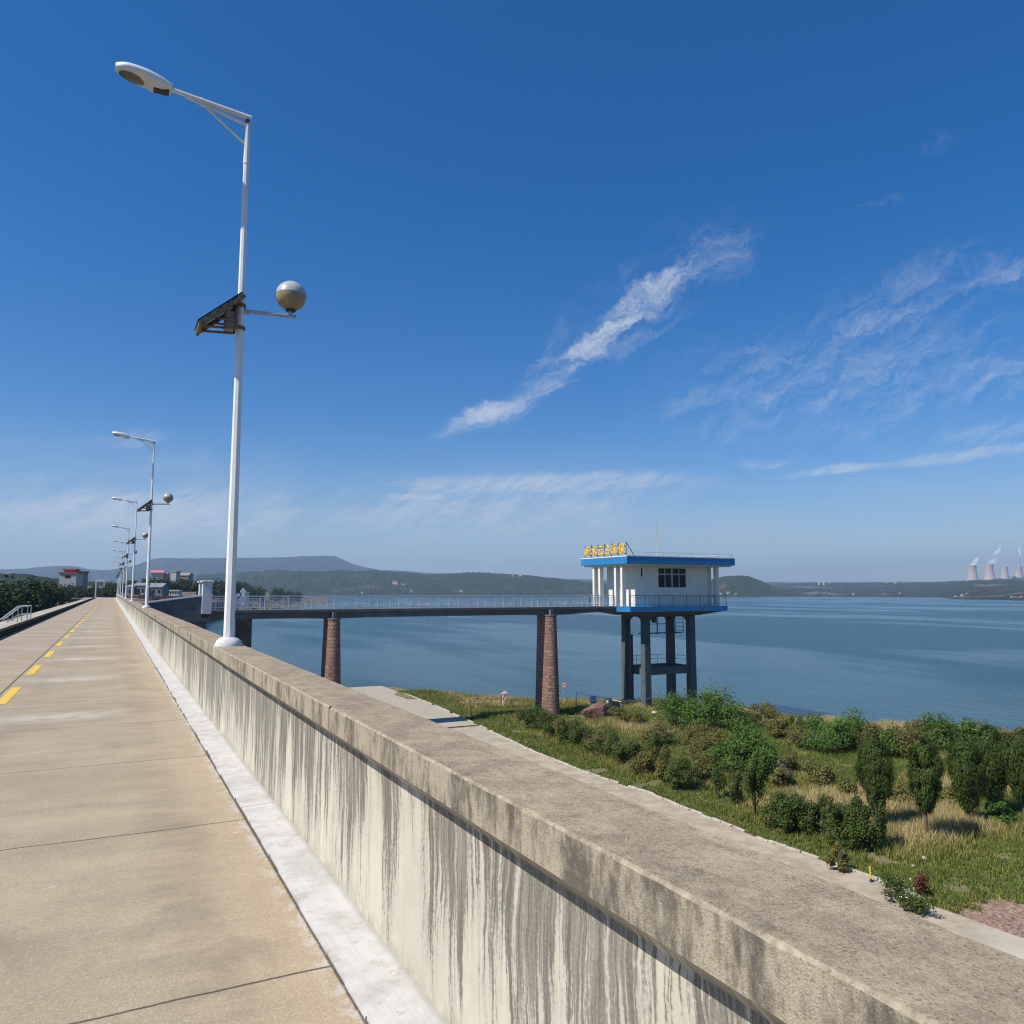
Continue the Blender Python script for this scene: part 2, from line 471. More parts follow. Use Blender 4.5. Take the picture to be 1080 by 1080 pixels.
def leaf_mat(name, dark, light, clump=0.8, trans=0.3):
    m = bpy.data.materials.new(name)
    m.use_nodes = True
    t = NT(m.node_tree)
    t.n.clear()
    out = t.new('ShaderNodeOutputMaterial')
    p = t.pos()
    n = t.noise(p, clump, 3, 0.6)
    oi = t.new('ShaderNodeObjectInfo')
    isl = t.new('ShaderNodeNewGeometry').outputs['Random Per Island']
    f = t.math('ADD', t.math('MULTIPLY', t.ramp(n, 0.3, 0.7), 0.5), t.math('MULTIPLY', isl, 0.5))
    c = t.mix(f, dark, light)
    c = t.mix(t.math('MULTIPLY', oi.outputs['Random'], 0.35), c, tuple(k * 0.6 for k in light))
    d = t.new('ShaderNodeBsdfPrincipled')
    t.put(d.inputs['Base Color'], c)
    d.inputs['Roughness'].default_value = 0.55
    d.inputs['Specular IOR Level'].default_value = 0.12
    tr = t.new('ShaderNodeBsdfTranslucent')
    t.put(tr.inputs['Color'], t.mix(0.5, c, light))
    mx = t.new('ShaderNodeMixShader')
    mx.inputs[0].default_value = trans
    t.l.new(d.outputs[0], mx.inputs[1])
    t.l.new(tr.outputs[0], mx.inputs[2])
    t.l.new(mx.outputs[0], out.inputs[0])
    return m


def attr_leaf_mat(name, trans=0.3):
    m = bpy.data.materials.new(name)
    m.use_nodes = True
    t = NT(m.node_tree)
    t.n.clear()
    out = t.new('ShaderNodeOutputMaterial')
    a = t.new('ShaderNodeAttribute', attribute_name='blade_colour')
    d = t.new('ShaderNodeBsdfDiffuse')
    t.l.new(a.outputs['Color'], d.inputs['Color'])
    tr = t.new('ShaderNodeBsdfTranslucent')
    t.l.new(a.outputs['Color'], tr.inputs['Color'])
    mx = t.new('ShaderNodeMixShader')
    mx.inputs[0].default_value = trans
    t.l.new(d.outputs[0], mx.inputs[1])
    t.l.new(tr.outputs[0], mx.inputs[2])
    t.l.new(mx.outputs[0], out.inputs[0])
    return m


def water_mat():
    m, t, b = new_mat('lake_water')
    p = t.pos()
    x, y, z = t.sep(p)[:3]
    streak = t.noise(t.scale(p, (0.010, 0.0035, 1), (3, 1.5, 0)), 1.0, 4, 0.55, 1.2)
    small = t.noise(t.scale(p, (0.05, 0.018, 1)), 1.0, 3, 0.5)
    calm = t.ramp(t.math('ADD', t.math('MULTIPLY', streak, 0.75), t.math('MULTIPLY', small, 0.25)), 0.42, 0.56)
    w1 = t.noise(t.scale(p, (1.0, 0.55, 1)), 1.1, 4, 0.6, 0.6)
    w2 = t.noise(t.scale(p, (1, 0.7, 1), (4, 2, 0)), 4.0, 3, 0.55)
    w3 = t.noise(t.scale(p, (0.35, 0.22, 1), (9, 1, 0)), 1.0, 3, 0.5, 0.4)
    h = t.math('ADD', t.math('ADD', w1, t.math('MULTIPLY', w2, 0.5)), t.math('MULTIPLY', w3, 1.2))
    st = t.ramp(calm, 0, 1, 0.20, 0.40, False)
    t.put(b.inputs['Normal'], t.bump(h, st, 0.5))
    c = t.mix(calm, (0.032, 0.080, 0.085), (0.024, 0.066, 0.073))
    t.put(b.inputs['Base Color'], c)
    t.put(b.inputs['Roughness'], t.ramp(calm, 0, 1, 0.16, 0.28, False))
    b.inputs['IOR'].default_value = 1.33
    return m


M['wall'] = wall_mat()
M['coping'] = coping_mat()
M['road'] = road_mat()
M['gutter'] = gutter_mat()
M['soil'] = ground_mat()
M['path'] = path_mat()
M['water'] = water_mat()
M['kerb'] = plain('kerb_concrete', (0.44, 0.405, 0.33), 0.9, 0, 0.25, 2.5, 0.3, dirt=((0.25, 0.22, 0.17), 0.6))
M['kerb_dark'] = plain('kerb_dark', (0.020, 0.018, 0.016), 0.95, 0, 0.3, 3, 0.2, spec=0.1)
M['shoulder'] = plain('shoulder_concrete', (0.40, 0.35, 0.28), 0.9, 0, 0.2, 0.6, 0.1)
M['slope_stone'] = plain('slope_stone', (0.26, 0.23, 0.19), 0.9, 0, 0.3, 1.4, 0.5)
M['land'] = hill_mat('land_earth', (0.06, 0.075, 0.028), (0.12, 0.115, 0.05), (0.34, 0.26, 0.16), 0.12, 0.5)
M['beach'] = hill_mat('shore_earth', (0.30, 0.24, 0.16), (0.36, 0.29, 0.20), (0.10, 0.10, 0.05), 0.05, 0.5)
M['hill_near'] = hill_mat('hill_near', (0.018, 0.040, 0.012), (0.078, 0.106, 0.042), (0.19, 0.125, 0.075), 0.05)
M['hill_green'] = hill_mat('hill_green', (0.020, 0.034, 0.010), (0.060, 0.072, 0.026), (0.03, 0.045, 0.016), 0.12)
M['hill_shore'] = hill_mat('hill_shore', (0.026, 0.042, 0.016), (0.100, 0.100, 0.050), (0.30, 0.26, 0.18), 0.018, 0.75)
M['hill_far'] = hill_mat('hill_far', (0.030, 0.042, 0.022), (0.060, 0.068, 0.035), (0.12, 0.095, 0.06), 0.012, 0.4)
M['juniper'] = leaf_mat('juniper_leaf', (0.014, 0.030, 0.007), (0.100, 0.142, 0.030), 3.0, 0.22)
M['bush_dark'] = leaf_mat('bush_dark_leaf', (0.026, 0.046, 0.011), (0.130, 0.185, 0.045), 2.5, 0.3)
M['bush_green'] = leaf_mat('bush_green_leaf', (0.050, 0.110, 0.020), (0.180, 0.280, 0.062), 1.6, 0.38)
M['bush_olive'] = leaf_mat('bush_olive_leaf', (0.105, 0.112, 0.030), (0.270, 0.245, 0.080), 1.6, 0.35)
M['bush_red'] = leaf_mat('bush_red_leaf', (0.10, 0.05, 0.03), (0.22, 0.085, 0.06), 2, 0.3)
M['wood_leaf'] = leaf_mat('wood_leaf', (0.016, 0.030, 0.009), (0.050, 0.072, 0.022), 0.25, 0.15)
M['grass'] = attr_leaf_mat('grass_blade', 0.35)


# ------------------------------------------------------------------ mesh helpers
class MB:
    def __init__(self):
        self.v = []
        self.f = []

    def add(self, vs, fs):
        o = len(self.v)
        self.v += [tuple(v) for v in vs]
        self.f += [tuple(i + o for i in f) for f in fs]
        return self

    def box(self, lo, hi):
        x0, y0, z0 = lo
        x1, y1, z1 = hi
        return self.add([(x0, y0, z0), (x1, y0, z0), (x1, y1, z0), (x0, y1, z0), (x0, y0, z1), (x1, y0, z1), (x1, y1, z1), (x0, y1, z1)],
                        [(3, 2, 1, 0), (4, 5, 6, 7), (0, 1, 5, 4), (1, 2, 6, 5), (2, 3, 7, 6), (3, 0, 4, 7)])

    def cbox(self, c, s):
        return self.box([c[i] - s[i] / 2 for i in range(3)], [c[i] + s[i] / 2 for i in range(3)])

    def bar(self, p0, p1, w, h):
        """box beam from p0 to p1, w wide, h high"""
        p0, p1 = Vector(p0), Vector(p1)
        d = (p1 - p0).normalized()
        ref = Vector((0, 0, 1)) if abs(d.z) < 0.95 else Vector((0, 1, 0))
        s = d.cross(ref).normalized()
        u = s.cross(d)
        vs = []
        for p in (p0, p1):
            for a, b in ((-1, -1), (1, -1), (1, 1), (-1, 1)):
                vs.append(p + s * (a * w / 2) + u * (b * h / 2))
        return self.add(vs, [(3, 2, 1, 0), (4, 5, 6, 7), (0, 1, 5, 4), (1, 2, 6, 5), (2, 3, 7, 6), (3, 0, 4, 7)])

    def tube(self, p0, p1, r0, r1=None, n=10):
        r1 = r0 if r1 is None else r1
        p0, p1 = Vector(p0), Vector(p1)
        d = (p1 - p0).normalized()
        ref = Vector((0, 0, 1)) if abs(d.z) < 0.95 else Vector((0, 1, 0))
        s = d.cross(ref).normalized()
        u = s.cross(d)
        vs = []
        for p, r in ((p0, r0), (p1, r1)):
            for i in range(n):
                a = 2 * PI * i / n
                vs.append(p + s * (math.cos(a) * r) + u * (math.sin(a) * r))
        fs = [(i, i + n, (i + 1) % n + n, (i + 1) % n) for i in range(n)]
        fs += [tuple(range(n)), tuple(range(2 * n - 1, n - 1, -1))]
        return self.add(vs, fs)

    def lathe(self, prof, c=(0, 0, 0), n=24):
        """profile (r, z) from bottom to top"""
        vs = []
        for r, z in prof:
            for i in range(n):
                a = 2 * PI * i / n
                vs.append((c[0] + r * math.cos(a), c[1] + r * math.sin(a), c[2] + z))
        fs = []
        for k in range(len(prof) - 1):
            for i in range(n):
                j = (i + 1) % n
                fs.append((k * n + i, k * n + j, (k + 1) * n + j, (k + 1) * n + i))
        fs.append(tuple(range(n - 1, -1, -1)))
        o = (len(prof) - 1) * n
        fs.append(tuple(range(o, o + n)))
        return self.add(vs, fs)

    def prism(self, poly, axis, lo, hi):
        """poly: list of 2-D points; extruded along axis ('x','y','z')"""
        n = len(poly)
        vs = []
        for w in (lo, hi):
            for a, b in poly:
                vs.append({'x': (w, a, b), 'y': (a, w, b), 'z': (a, b, w)}[axis])
        fs = [(i, (i + 1) % n, (i + 1) % n + n, i + n) for i in range(n)]
        fs += [tuple(range(n - 1, -1, -1)), tuple(range(n, 2 * n))]
        return self.add(vs, fs)

    def build(self, name, mat, parent=None, smooth=False, bevel=0.0):
        me = bpy.data.meshes.new(name)
        me.from_pydata([tuple(v) for v in self.v], [], self.f)
        bm = bmesh.new()
        bm.from_mesh(me)
        bmesh.ops.recalc_face_normals(bm, faces=bm.faces)
        if bevel:
            bmesh.ops.bevel(bm, geom=list(bm.edges), offset=bevel, segments=1, affect='EDGES', clamp_overlap=True)
        bm.to_mesh(me)
        bm.free()
        if smooth:
            me.polygons.foreach_set('use_smooth', [True] * len(me.polygons))
            me.set_sharp_from_angle(angle=R(40))
        me.materials.append(M[mat] if isinstance(mat, str) else mat)
        o = bpy.data.objects.new(name, me)
        COL.objects.link(o)
        if parent:
            o.parent = parent
        return o


def mesh_np(name, V, Fc, mat, parent=None, colours=None, smooth=False):
    V = np.asarray(V, dtype=np.float32)
    Fc = np.asarray(Fc, dtype=np.int32)
    k = Fc.shape[1]
    me = bpy.data.meshes.new(name)
    me.vertices.add(len(V))
    me.vertices.foreach_set('co', V.ravel())
    me.loops.add(Fc.size)
    me.loops.foreach_set('vertex_index', Fc.ravel())
    me.polygons.add(len(Fc))
    me.polygons.foreach_set('loop_start', np.arange(0, Fc.size, k, dtype=np.int32))
    me.polygons.foreach_set('use_smooth', np.full(len(Fc), smooth))
    if colours is not None:
        at = me.color_attributes.new('blade_colour', 'FLOAT_COLOR', 'POINT')
        c = np.ones((len(V), 4), dtype=np.float32)
        c[:, :3] = colours
        at.data.foreach_set('color', c.ravel())
    me.update(calc_edges=True)
    me.validate()
    me.materials.append(M[mat] if isinstance(mat, str) else mat)
    o = bpy.data.objects.new(name, me)
    COL.objects.link(o)
    if parent:
        o.parent = parent
    return o


def grid(name, P, mat, smooth=True):
    """P: array (n, m, 3)"""
    n, m = P.shape[:2]
    idx = np.arange(n * m).reshape(n, m)
    Fc = np.stack([idx[:-1, :-1], idx[1:, :-1], idx[1:, 1:], idx[:-1, 1:]], -1).reshape(-1, 4)
    # make it face upwards
    a = P[1, 0] - P[0, 0]
    b = P[0, 1] - P[0, 0]
    if np.cross(a, b)[2] < 0:
        Fc = Fc[:, ::-1]
    return mesh_np(name, P.reshape(-1, 3), Fc, mat, smooth=smooth)


def tag(o, label=None, cat=None, group=None, kind=None):
    if label:
        o['label'] = label
    if cat:
        o['category'] = cat
    if group:
        o['group'] = group
    if kind:
        o['kind'] = kind
    return o


def thing(name, label, cat, loc=(0, 0, 0), group=None, rz=0.0):
    o = bpy.data.objects.new(name, None)
    COL.objects.link(o)
    o.location = loc
    o.rotation_euler = (0, 0, rz)
    o.empty_display_size = 0.2
    return tag(o, label, cat, group)


def struct(o):
    o['kind'] = 'structure'
    return o


def copy_tree(o, parent=None):
    c = o.copy()
    COL.objects.link(c)
    if parent:
        c.parent = parent
    for ch in [k for k in bpy.data.objects if k.parent == o]:
        copy_tree(ch, c)
    return c


_NZ = {}


def vnoise(x, y, seed=0):
    """smooth value noise on numpy arrays"""
    if seed not in _NZ:
        _NZ[seed] = np.random.RandomState(seed).rand(256, 256)
    g = _NZ[seed]
    xi = np.floor(x).astype(int)
    yi = np.floor(y).astype(int)
    fx = x - xi
    fy = y - yi
    fx = fx * fx * (3 - 2 * fx)
    fy = fy * fy * (3 - 2 * fy)
    a = g[xi % 256, yi % 256]
    b = g[(xi + 1) % 256, yi % 256]
    c = g[xi % 256, (yi + 1) % 256]
    d = g[(xi + 1) % 256, (yi + 1) % 256]
    return (a * (1 - fx) + b * fx) * (1 - fy) + (c * (1 - fx) + d * fx) * fy


def fbm(x, y, seed=0, oct=5, gain=0.5):
    s = 0
    a = 1
    tot = 0
    for i in range(oct):
        s = s + a * vnoise(x * 2 ** i + 17.3 * i, y * 2 ** i + 5.1 * i, seed + i)
        tot += a
        a *= gain
    return s / tot


# ------------------------------------------------------------------ road, gutter, markings
DAM0, DAM1 = -6.0, 216.0
ys = np.concatenate([np.arange(DAM0, 30, 0.5), np.arange(30, DAM1 + 3, 3.0)])
xs = np.linspace(RW0 - 0.05, RW1 + 0.02, 10)
P = np.zeros((len(ys), len(xs), 3))
P[..., 0] = xs[None, :]
P[..., 1] = ys[:, None]
struct(grid('road', P, 'road'))

mb = MB()
seg = 0
yy = DAM0
r2 = random.Random(3)
while yy < DAM1:
    L = r2.choice([2.6, 3.1, 3.6])
    e = r2.uniform(-0.006, 0.006)
    n = 12 if yy < 14 else 2
    for k in range(n):
        ya, yb = yy + L * k / n, yy + L * (k + 1) / n - (0.007 if k == n - 1 else 0)
        j0 = r2.uniform(-0.008, 0.008) if n > 2 else 0
        x0 = RW1 + e + j0
        mb.add([(x0, ya, -0.02), (x0, ya, 0.014), (ST1 + 0.01, ya, 0.024), (x0 + 0, yb, -0.02), (x0, yb, 0.014), (ST1 + 0.01, yb, 0.024)],
               [(0, 1, 4, 3), (1, 2, 5, 4)])
    yy += L
struct(mb.build('gutter', 'gutter'))

mb = MB()
d0 = on_z(6, 743, 0).y
d1 = on_z(36, 711.5, 0).y
period = d1 - d0
k = -1
yy = d0 - period
while yy < DAM1 - 5:
    mb.add([(-1.44, yy, 0.004), (-1.30, yy, 0.004), (-1.30, yy + period * 0.5, 0.004), (-1.44, yy + period * 0.5, 0.004)], [(0, 1, 2, 3)])
    yy += period
struct(mb.build('road_marking', 'yellow_paint'))

# ------------------------------------------------------------------ parapet wall
W_IN, W_OUT, CP_IN, CP_OUT = ST1, 1.40, 1.120, 1.458
CZ0, CZ1 = 0.880, 1.014
parapet = thing('parapet_wall', 'long cream concrete parapet wall with dark rain streaks beside the road', 'wall', (0, 0, 0))
mb = MB()
ya = DAM0
joints_c = [4.42 - 5.43 * 2, 4.42 - 5.43]
while joints_c[-1] < DAM1:
    joints_c.append(joints_c[-1] + 5.43)
mb.add([(W_IN, DAM0, -0.1), (W_IN, DAM1, -0.1), (W_IN, DAM1, CZ0 - 0.085), (W_IN, DAM0, CZ0 - 0.085),
        (CP_IN + 0.012, DAM0, CZ0 + 0.004), (CP_IN + 0.012, DAM1, CZ0 + 0.004),
        (W_OUT, DAM0, CZ0 + 0.004), (W_OUT, DAM1, CZ0 + 0.004), (W_OUT, DAM1, -1.5), (W_OUT, DAM0, -1.5)],
       [(0, 1, 2, 3), (3, 2, 5, 4), (4, 5, 7, 6), (6, 7, 8, 9)])
mb.build('wall_face', 'wall', parapet)
cop = MB()
r3 = random.Random(11)
for i in range(len(joints_c) - 1):
    a, b = joints_c[i] + 0.004, min(joints_c[i + 1] - 0.004, DAM1)
    dx, dz = r3.uniform(-0.006, 0.006), r3.uniform(-0.004, 0.004)
    near = -3 < b and a < 16
    step = 0.06 if near else 1.2
    n = max(2, int((b - a) / step))
    rings = []
    for k in range(n + 1):
        y = a + (b - a) * k / n
        j = (lambda s: r3.gauss(0, s) * 0.45) if near else (lambda s: 0.0)
        c1, c2 = 0.007 + abs(j(0.004)), 0.008 + abs(j(0.005))
        if near and r3.random() < 0.05:
            c1 += r3.uniform(0.004, 0.014)
        x0, x1 = CP_IN + dx, CP_OUT + dx + j(0.0015)
        zt, zb = CZ1 + dz + j(0.0008), CZ0 + dz * 0.5 + j(0.001)
        pts = [(x0, zb)]
        pts += [(x0, zt - c1), (x0 + c1, zt)]
        for q in range(1, 7):
            pts.append((x0 + (x1 - x0) * q / 7, zt + (j(0.0010) if near else 0)))
        pts += [(x1 - c2, zt), (x1, zt - c2), (x1, zb)]
        rings.append([(px_, y, pz_) for px_, pz_ in pts])
    m_ = len(rings[0])
    vs = [v for rg in rings for v in rg]
    fs = []
    for k in range(n):
        for q in range(m_):
            q2 = (q + 1) % m_
            fs.append((k * m_ + q, k * m_ + q2, (k + 1) * m_ + q2, (k + 1) * m_ + q))
    fs += [tuple(range(m_)), tuple(range(n * m_ + m_ - 1, n * m_ - 1, -1))]
    cop.add(vs, fs)
cop.build('coping', 'coping', parapet, smooth=True)

# left low kerb wall
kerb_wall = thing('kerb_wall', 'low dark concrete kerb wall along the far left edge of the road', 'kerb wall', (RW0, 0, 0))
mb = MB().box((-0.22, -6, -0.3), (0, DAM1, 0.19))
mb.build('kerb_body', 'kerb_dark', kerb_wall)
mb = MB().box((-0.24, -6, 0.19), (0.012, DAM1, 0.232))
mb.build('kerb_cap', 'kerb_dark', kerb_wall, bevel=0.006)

# ------------------------------------------------------------------ street lamps
LX = 1.272
base0 = on_z(241.5, 684, CZ1)
LY0 = 9.85
LSTEP = 24.1


def make_lamp():
    def pp(px, py):
        v = on_y(px, py, LY0)
        return Vector((v.x - LX, 0, v.z - CZ1))
    root = thing('street_lamp', 'nearest and tallest white street lamp standing on the parapet wall', 'street lamp', (LX, LY0, CZ1), 'street lamps along the parapet wall')
    top = pp(261, 124)
    H = top.z
    # tapered octagonal pole
    pole = MB()
    pole.lathe([(0.064, 0.0), (0.033, H - 0.62)], n=8)
    pole.lathe([(0.040, H - 0.62), (0.036, H - 0.60), (0.030, H - 0.02), (0.024, H)], n=8)
    po = pole.build('pole', 'white_metal', root)
    pl = MB().lathe([(0.158, -0.01), (0.156, 0.02), (0.140, 0.058), (0.108, 0.085), (0.078, 0.098), (0.068, 0.10)], n=28)
    plo = pl.build('plinth', 'plinth_white', root, smooth=True)
    dr = MB()
    x0 = CP_IN - LX
    dr.add([(x0 - 0.006, -0.035, 0.0), (x0 - 0.006, 0.04, 0.0), (x0 - 0.006, 0.03, -0.128), (x0 - 0.006, -0.02, -0.128)], [(0, 1, 2, 3)])
    dr.add([(x0 - 0.006, -0.035, 0.0), (x0 - 0.006, 0.04, 0.0), (x0 + 0.03, 0.06, 0.006), (x0 + 0.03, -0.06, 0.006)], [(0, 1, 2, 3)])
    x1 = W_IN - LX
    dr.add([(x1 - 0.004, -0.015, -0.16), (x1 - 0.004, 0.03, -0.16), (x1 - 0.004, 0.022, -0.62), (x1 - 0.004, -0.008, -0.62)], [(0, 1, 2, 3)])
    dr.add([(x1 - 0.004, -0.008, -0.62), (x1 - 0.004, 0.022, -0.62), (x1 - 0.004, 0.010, -0.90)], [(0, 1, 2)])
    dr.build('paint_drip', 'white_paint', plo)
    # top arm: upper bar, lower bar and brace
    tip = pp(181, 94.5)
    arm = MB()
    arm.tube(top + Vector((0.05, 0, 0.0)), tip, 0.034, 0.028, 10)
    low0 = pp(262, 133)
    arm.tube(Vector((0.03, 0, low0.z)), pp(196, 102), 0.023, 0.019, 8)
    arm.tube(Vector((0.0, 0, pp(260, 154).z)), pp(213, 109), 0.016, 0.016, 8)
    arm.tube(pp(213, 105) + Vector((0, 0, 0.02)), pp(213, 112), 0.018, 0.018, 8)
    ao = arm.build('top_arm', 'white_metal', root)
    bt = MB()
    bt.tube(top + Vector((0.0, -0.035, -0.06)), top + Vector((0.0, 0.035, -0.06)), 0.028, 0.028, 10)
    bt.build('arm_clamp', 'dark_metal', ao)
    # lamp head: flattened shell
    end = pp(122, 70)
    ax = (end - tip)
    L = ax.length
    ax.normalize()
    nrm = Vector((0, 1, 0)).cross(ax).normalized()
    if nrm.z < 0:
        nrm = -nrm
    side = Vector((0, 1, 0))

    def shell(prof_w, prof_u, prof_d, n=14, k=16):
        vs, fs = [], []
        for i in range(n + 1):
            tt = i / n
            w, u_, d_ = prof_w(tt), prof_u(tt), prof_d(tt)
            c = tip + ax * (L * tt)
            for q in range(k):
                an = 2 * PI * q / k
                ca, sa = math.cos(an), math.sin(an)
                vs.append(c + side * (w * math.copysign(abs(ca) ** 0.8, ca)) + nrm * ((u_ if sa > 0 else d_) * sa))
        for i in range(n):
            for q in range(k):
                fs.append((i * k + q, i * k + (q + 1) % k, (i + 1) * k + (q + 1) % k, (i + 1) * k + q))
        fs += [tuple(range(k)), tuple(range((n + 1) * k - 1, n * k - 1, -1))]
        return MB().add(vs, fs)

    wf = lambda tt: 0.04 + 0.115 * math.sin(PI * min(1, (0.10 + tt * 0.80))) ** 0.6 * (1 if tt < 0.8 else max(0.12, 1 - ((tt - 0.8) / 0.2) ** 2.0 * 0.9))
    uf = lambda tt: 0.022 + 0.062 * math.sin(PI * (0.06 + 0.84 * tt)) ** 0.7
    df = lambda tt: 0.030 + (0.070 if 0.12 < tt < 0.42 else 0.042) * math.sin(PI * (0.05 + 0.90 * tt)) ** 0.5
    head = shell(wf, uf, df)
    ho = head.build('lamp_head', 'lamp_white', root, smooth=True)
    vs, fs = [], []
    k = 20
    for rr_, dep in ((1.0, -0.062), (0.55, -0.088), (0.0, -0.094)):
        for q in range(k):
            an = 2 * PI * q / k
            vs.append(tip + ax * (L * (0.68 + 0.25 * rr_ * math.cos(an))) + side * (0.10 * rr_ * math.sin(an)) + nrm * dep)
    for j in range(2):
        for q in range(k):
            fs.append((j * k + q, j * k + (q + 1) % k, (j + 1) * k + (q + 1) % k, (j + 1) * k + q))
    MB().add(vs, fs).build('lens', 'lamp_glass', ho, smooth=True)
    cp = MB()
    cp.bar(tip + ax * (L * 0.03) - nrm * 0.055, tip + ax * (L * 0.30) - nrm * 0.085, 0.10, 0.035)
    cp.build('gear_cover', 'black', ho)
    # globe arm and globe
    g0, g1 = pp(257, 328), pp(312, 334)
    ga = MB()
    ga.tube(g0 * 1.0, g1, 0.022, 0.022, 10)
    ga.tube(Vector((-0.02, 0, g0.z)), Vector((0.10, 0, g0.z - 0.008)), 0.03, 0.03, 10)
    gc = pp(307, 312.5)
    rad = (pp(323, 312.5) - gc).x
    ga.tube(Vector((gc.x, 0, g1.z)), Vector((gc.x, 0, gc.z - rad)), 0.016, 0.016, 10)
    gao = ga.build('globe_arm', 'grey_metal', root)

    def half(a0, a1, n=10):
        return [(max(0.001, rad * math.cos(a0 + (a1 - a0) * i / n)), rad * math.sin(a0 + (a1 - a0) * i / n)) for i in range(n + 1)]
    gl = MB().lathe(half(-PI / 2 * 0.96, 0.10), gc, 28).build('globe', 'globe_bottom', root, smooth=True)
    MB().lathe([(rad * 1.012, 0.02 * rad + 0.008)] + [(r_ * 1.012, z_) for r_, z_ in half(0.10, PI / 2, 10)], gc, 28).build('globe_cap', 'globe_top', gl, smooth=True)
    MB().lathe([(0.055, 0), (0.07, 0.015), (0.055, 0.035)], (gc.x, 0, gc.z - rad - 0.01), 16).build('globe_collar', 'black', gl, smooth=True)
    # solar panel on a triangular bracket
    lo, hi = pp(208, 344), pp(254, 315)
    d = (hi - lo).normalized()
    pn = Vector((0, 1, 0)).cross(d)
    if pn.z < 0:
        pn = -pn
    hw = 0.21
    sp = MB()
    sp.bar(lo + pn * 0.012, hi + pn * 0.012, hw * 2, 0.02)
    spo = sp.build('solar_panel', 'panel_cell', root)
    fr = MB()
    for s_ in (-1, 1):
        o_ = Vector((0, s_ * (hw - 0.02), 0))
        fr.bar(lo - pn * 0.03 + o_, hi - pn * 0.03 + o_, 0.035, 0.05)
        o2 = Vector((0, s_ * 0.10, 0))
        b0 = pp(209, 346)
        b1 = pp(248, 349)
        fr.bar(b0 + o2, b1 + o2, 0.025, 0.025)
        fr.bar(b0 + o2, lo + o2, 0.025, 0.025)
        fr.bar(b1 + o2, Vector((b1.x, 0, hi.z - 0.06)) + o2, 0.025, 0.025)
        fr.bar(pp(226, 338) + o2, pp(248, 341) + o2, 0.02, 0.02)
    fr.bar(lo + Vector((0.02, -hw, -0.03)), lo + Vector((0.02, hw, -0.03)), 0.04, 0.05)
    fr.bar(hi + Vector((-0.04, -hw, -0.06)), hi + Vector((-0.04, hw, -0.06)), 0.04, 0.05)
    fr.build('panel_frame', 'rust_steel', spo)
    bx = MB()
    b0, b1 = pp(237, 330), pp(249, 349)
    bx.box((b0.x, -0.085, b1.z), (b1.x - 0.03, 0.085, b0.z + 0.02))
    bx.build('battery_box', 'box_tan', root, bevel=0.008)
    for zz in (pp(250, 322).z, pp(250, 346).z):
        MB().lathe([(0.062, -0.02), (0.062, 0.02)], (0, 0, zz), 8).build('pole_clamp', 'rust_steel', root)
    return root


lamp = make_lamp()
lamp_labels = [
    None,
    'second street lamp along the parapet wall, just in front of the bridge wing wall',
    'third street lamp along the parapet wall, at the bridge corner',
    'fourth street lamp along the parapet wall, first one beyond the bridge',
    'fifth street lamp along the parapet wall, second one beyond the bridge',
    'sixth street lamp along the parapet wall, small with distance',
    'seventh street lamp along the parapet wall, small with distance',
    'eighth street lamp along the parapet wall, last but one',
    'ninth and last street lamp, at the far end of the parapet wall']
for i in range(1, 9):
    c = copy_tree(lamp)
    c.location = (LX, LY0 + LSTEP * i + (0, 0, -0.4, 0.3, 0, 0.2, 0, 0, 0)[i], CZ1)
    c.rotation_euler = (0, 0, R((0, 1.5, -4, 3, -2, 2, 0, 4, 0)[i]))
    c['label'] = lamp_labels[i]

# ------------------------------------------------------------------ footbridge
BY0, BY1 = 66.0, 68.4
DZ = 0.16
TOW_X = 45.8
bridge = thing('footbridge', 'long narrow grey footbridge on brick piers leading to the blue and white tower', 'footbridge', (1.4, BY0, 0))


def bl(v):
    return Vector(v) - Vector((1.4, BY0, 0))


mb = MB()
# slab with overhang and a deeper beam underneath, haunched at the piers
mb.box(bl((6.4, BY0, DZ - 0.22)), bl((TOW_X - 0.01, BY1, DZ)))
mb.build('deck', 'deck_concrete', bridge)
sup = [5.6, 16.9, 38.0, 46.2]
bm_ = MB()
for yb in (BY0 + 0.25, BY1 - 0.65):
    pts_b, pts_t = [], []
    n = 60
    for i in range(n + 1):
        x = 5.8 + (TOW_X - 5.9) * i / n
        a = max(0, max(1 - abs(x - s) / 4.5 for s in sup[1:3]))
        end = max(0, min(1, (x - 40.5) / 5))
        z = -0.56 - 0.10 * a * a + 0.28 * end
        pts_b.append((x, z))
    poly = [(x - 1.4, z) for x, z in pts_b] + [(TOW_X - 0.1 - 1.4, DZ - 0.21), (5.8 - 1.4, DZ - 0.21)]
    bm_.prism(poly, 'y', yb - BY0, yb + 0.4 - BY0)
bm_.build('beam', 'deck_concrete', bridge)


def railing(parent, p0, p1, h, spacing, name='railing', bal=0.22, thick=0.022, mat='rail_paint'):
    p0, p1 = Vector(p0), Vector(p1)
    L = (p1 - p0).length
    d = (p1 - p0) / L
    rb = MB()
    rb.bar(p0 + Vector((0, 0, h)), p1 + Vector((0, 0, h)), thick * 2.4, thick * 2)
    rb.bar(p0 + Vector((0, 0, h * 0.18)), p1 + Vector((0, 0, h * 0.18)), thick * 1.2, thick * 1.2)
    rb.bar(p0 + Vector((0, 0, h * 0.84)), p1 + Vector((0, 0, h * 0.84)), thick, thick)
    n = int(L / bal)
    for i in range(1, n):
        q = p0 + d * (L * i / n)
        rb.bar(q + Vector((0, 0, h * 0.18)), q + Vector((0, 0, h * 0.84)), thick * 0.62, thick * 0.62)
    ro = rb.build(name, mat, parent)
    m_ = max(1, int(round(L / spacing)))
    first = None
    for i in range(m_ + 1):
        q = p0 + d * (L * i / m_)
        MB().bar(q, q + Vector((0, 0, h - thick)), thick * 2.2, thick * 2.2).build('railing_post', mat, ro)
    return ro


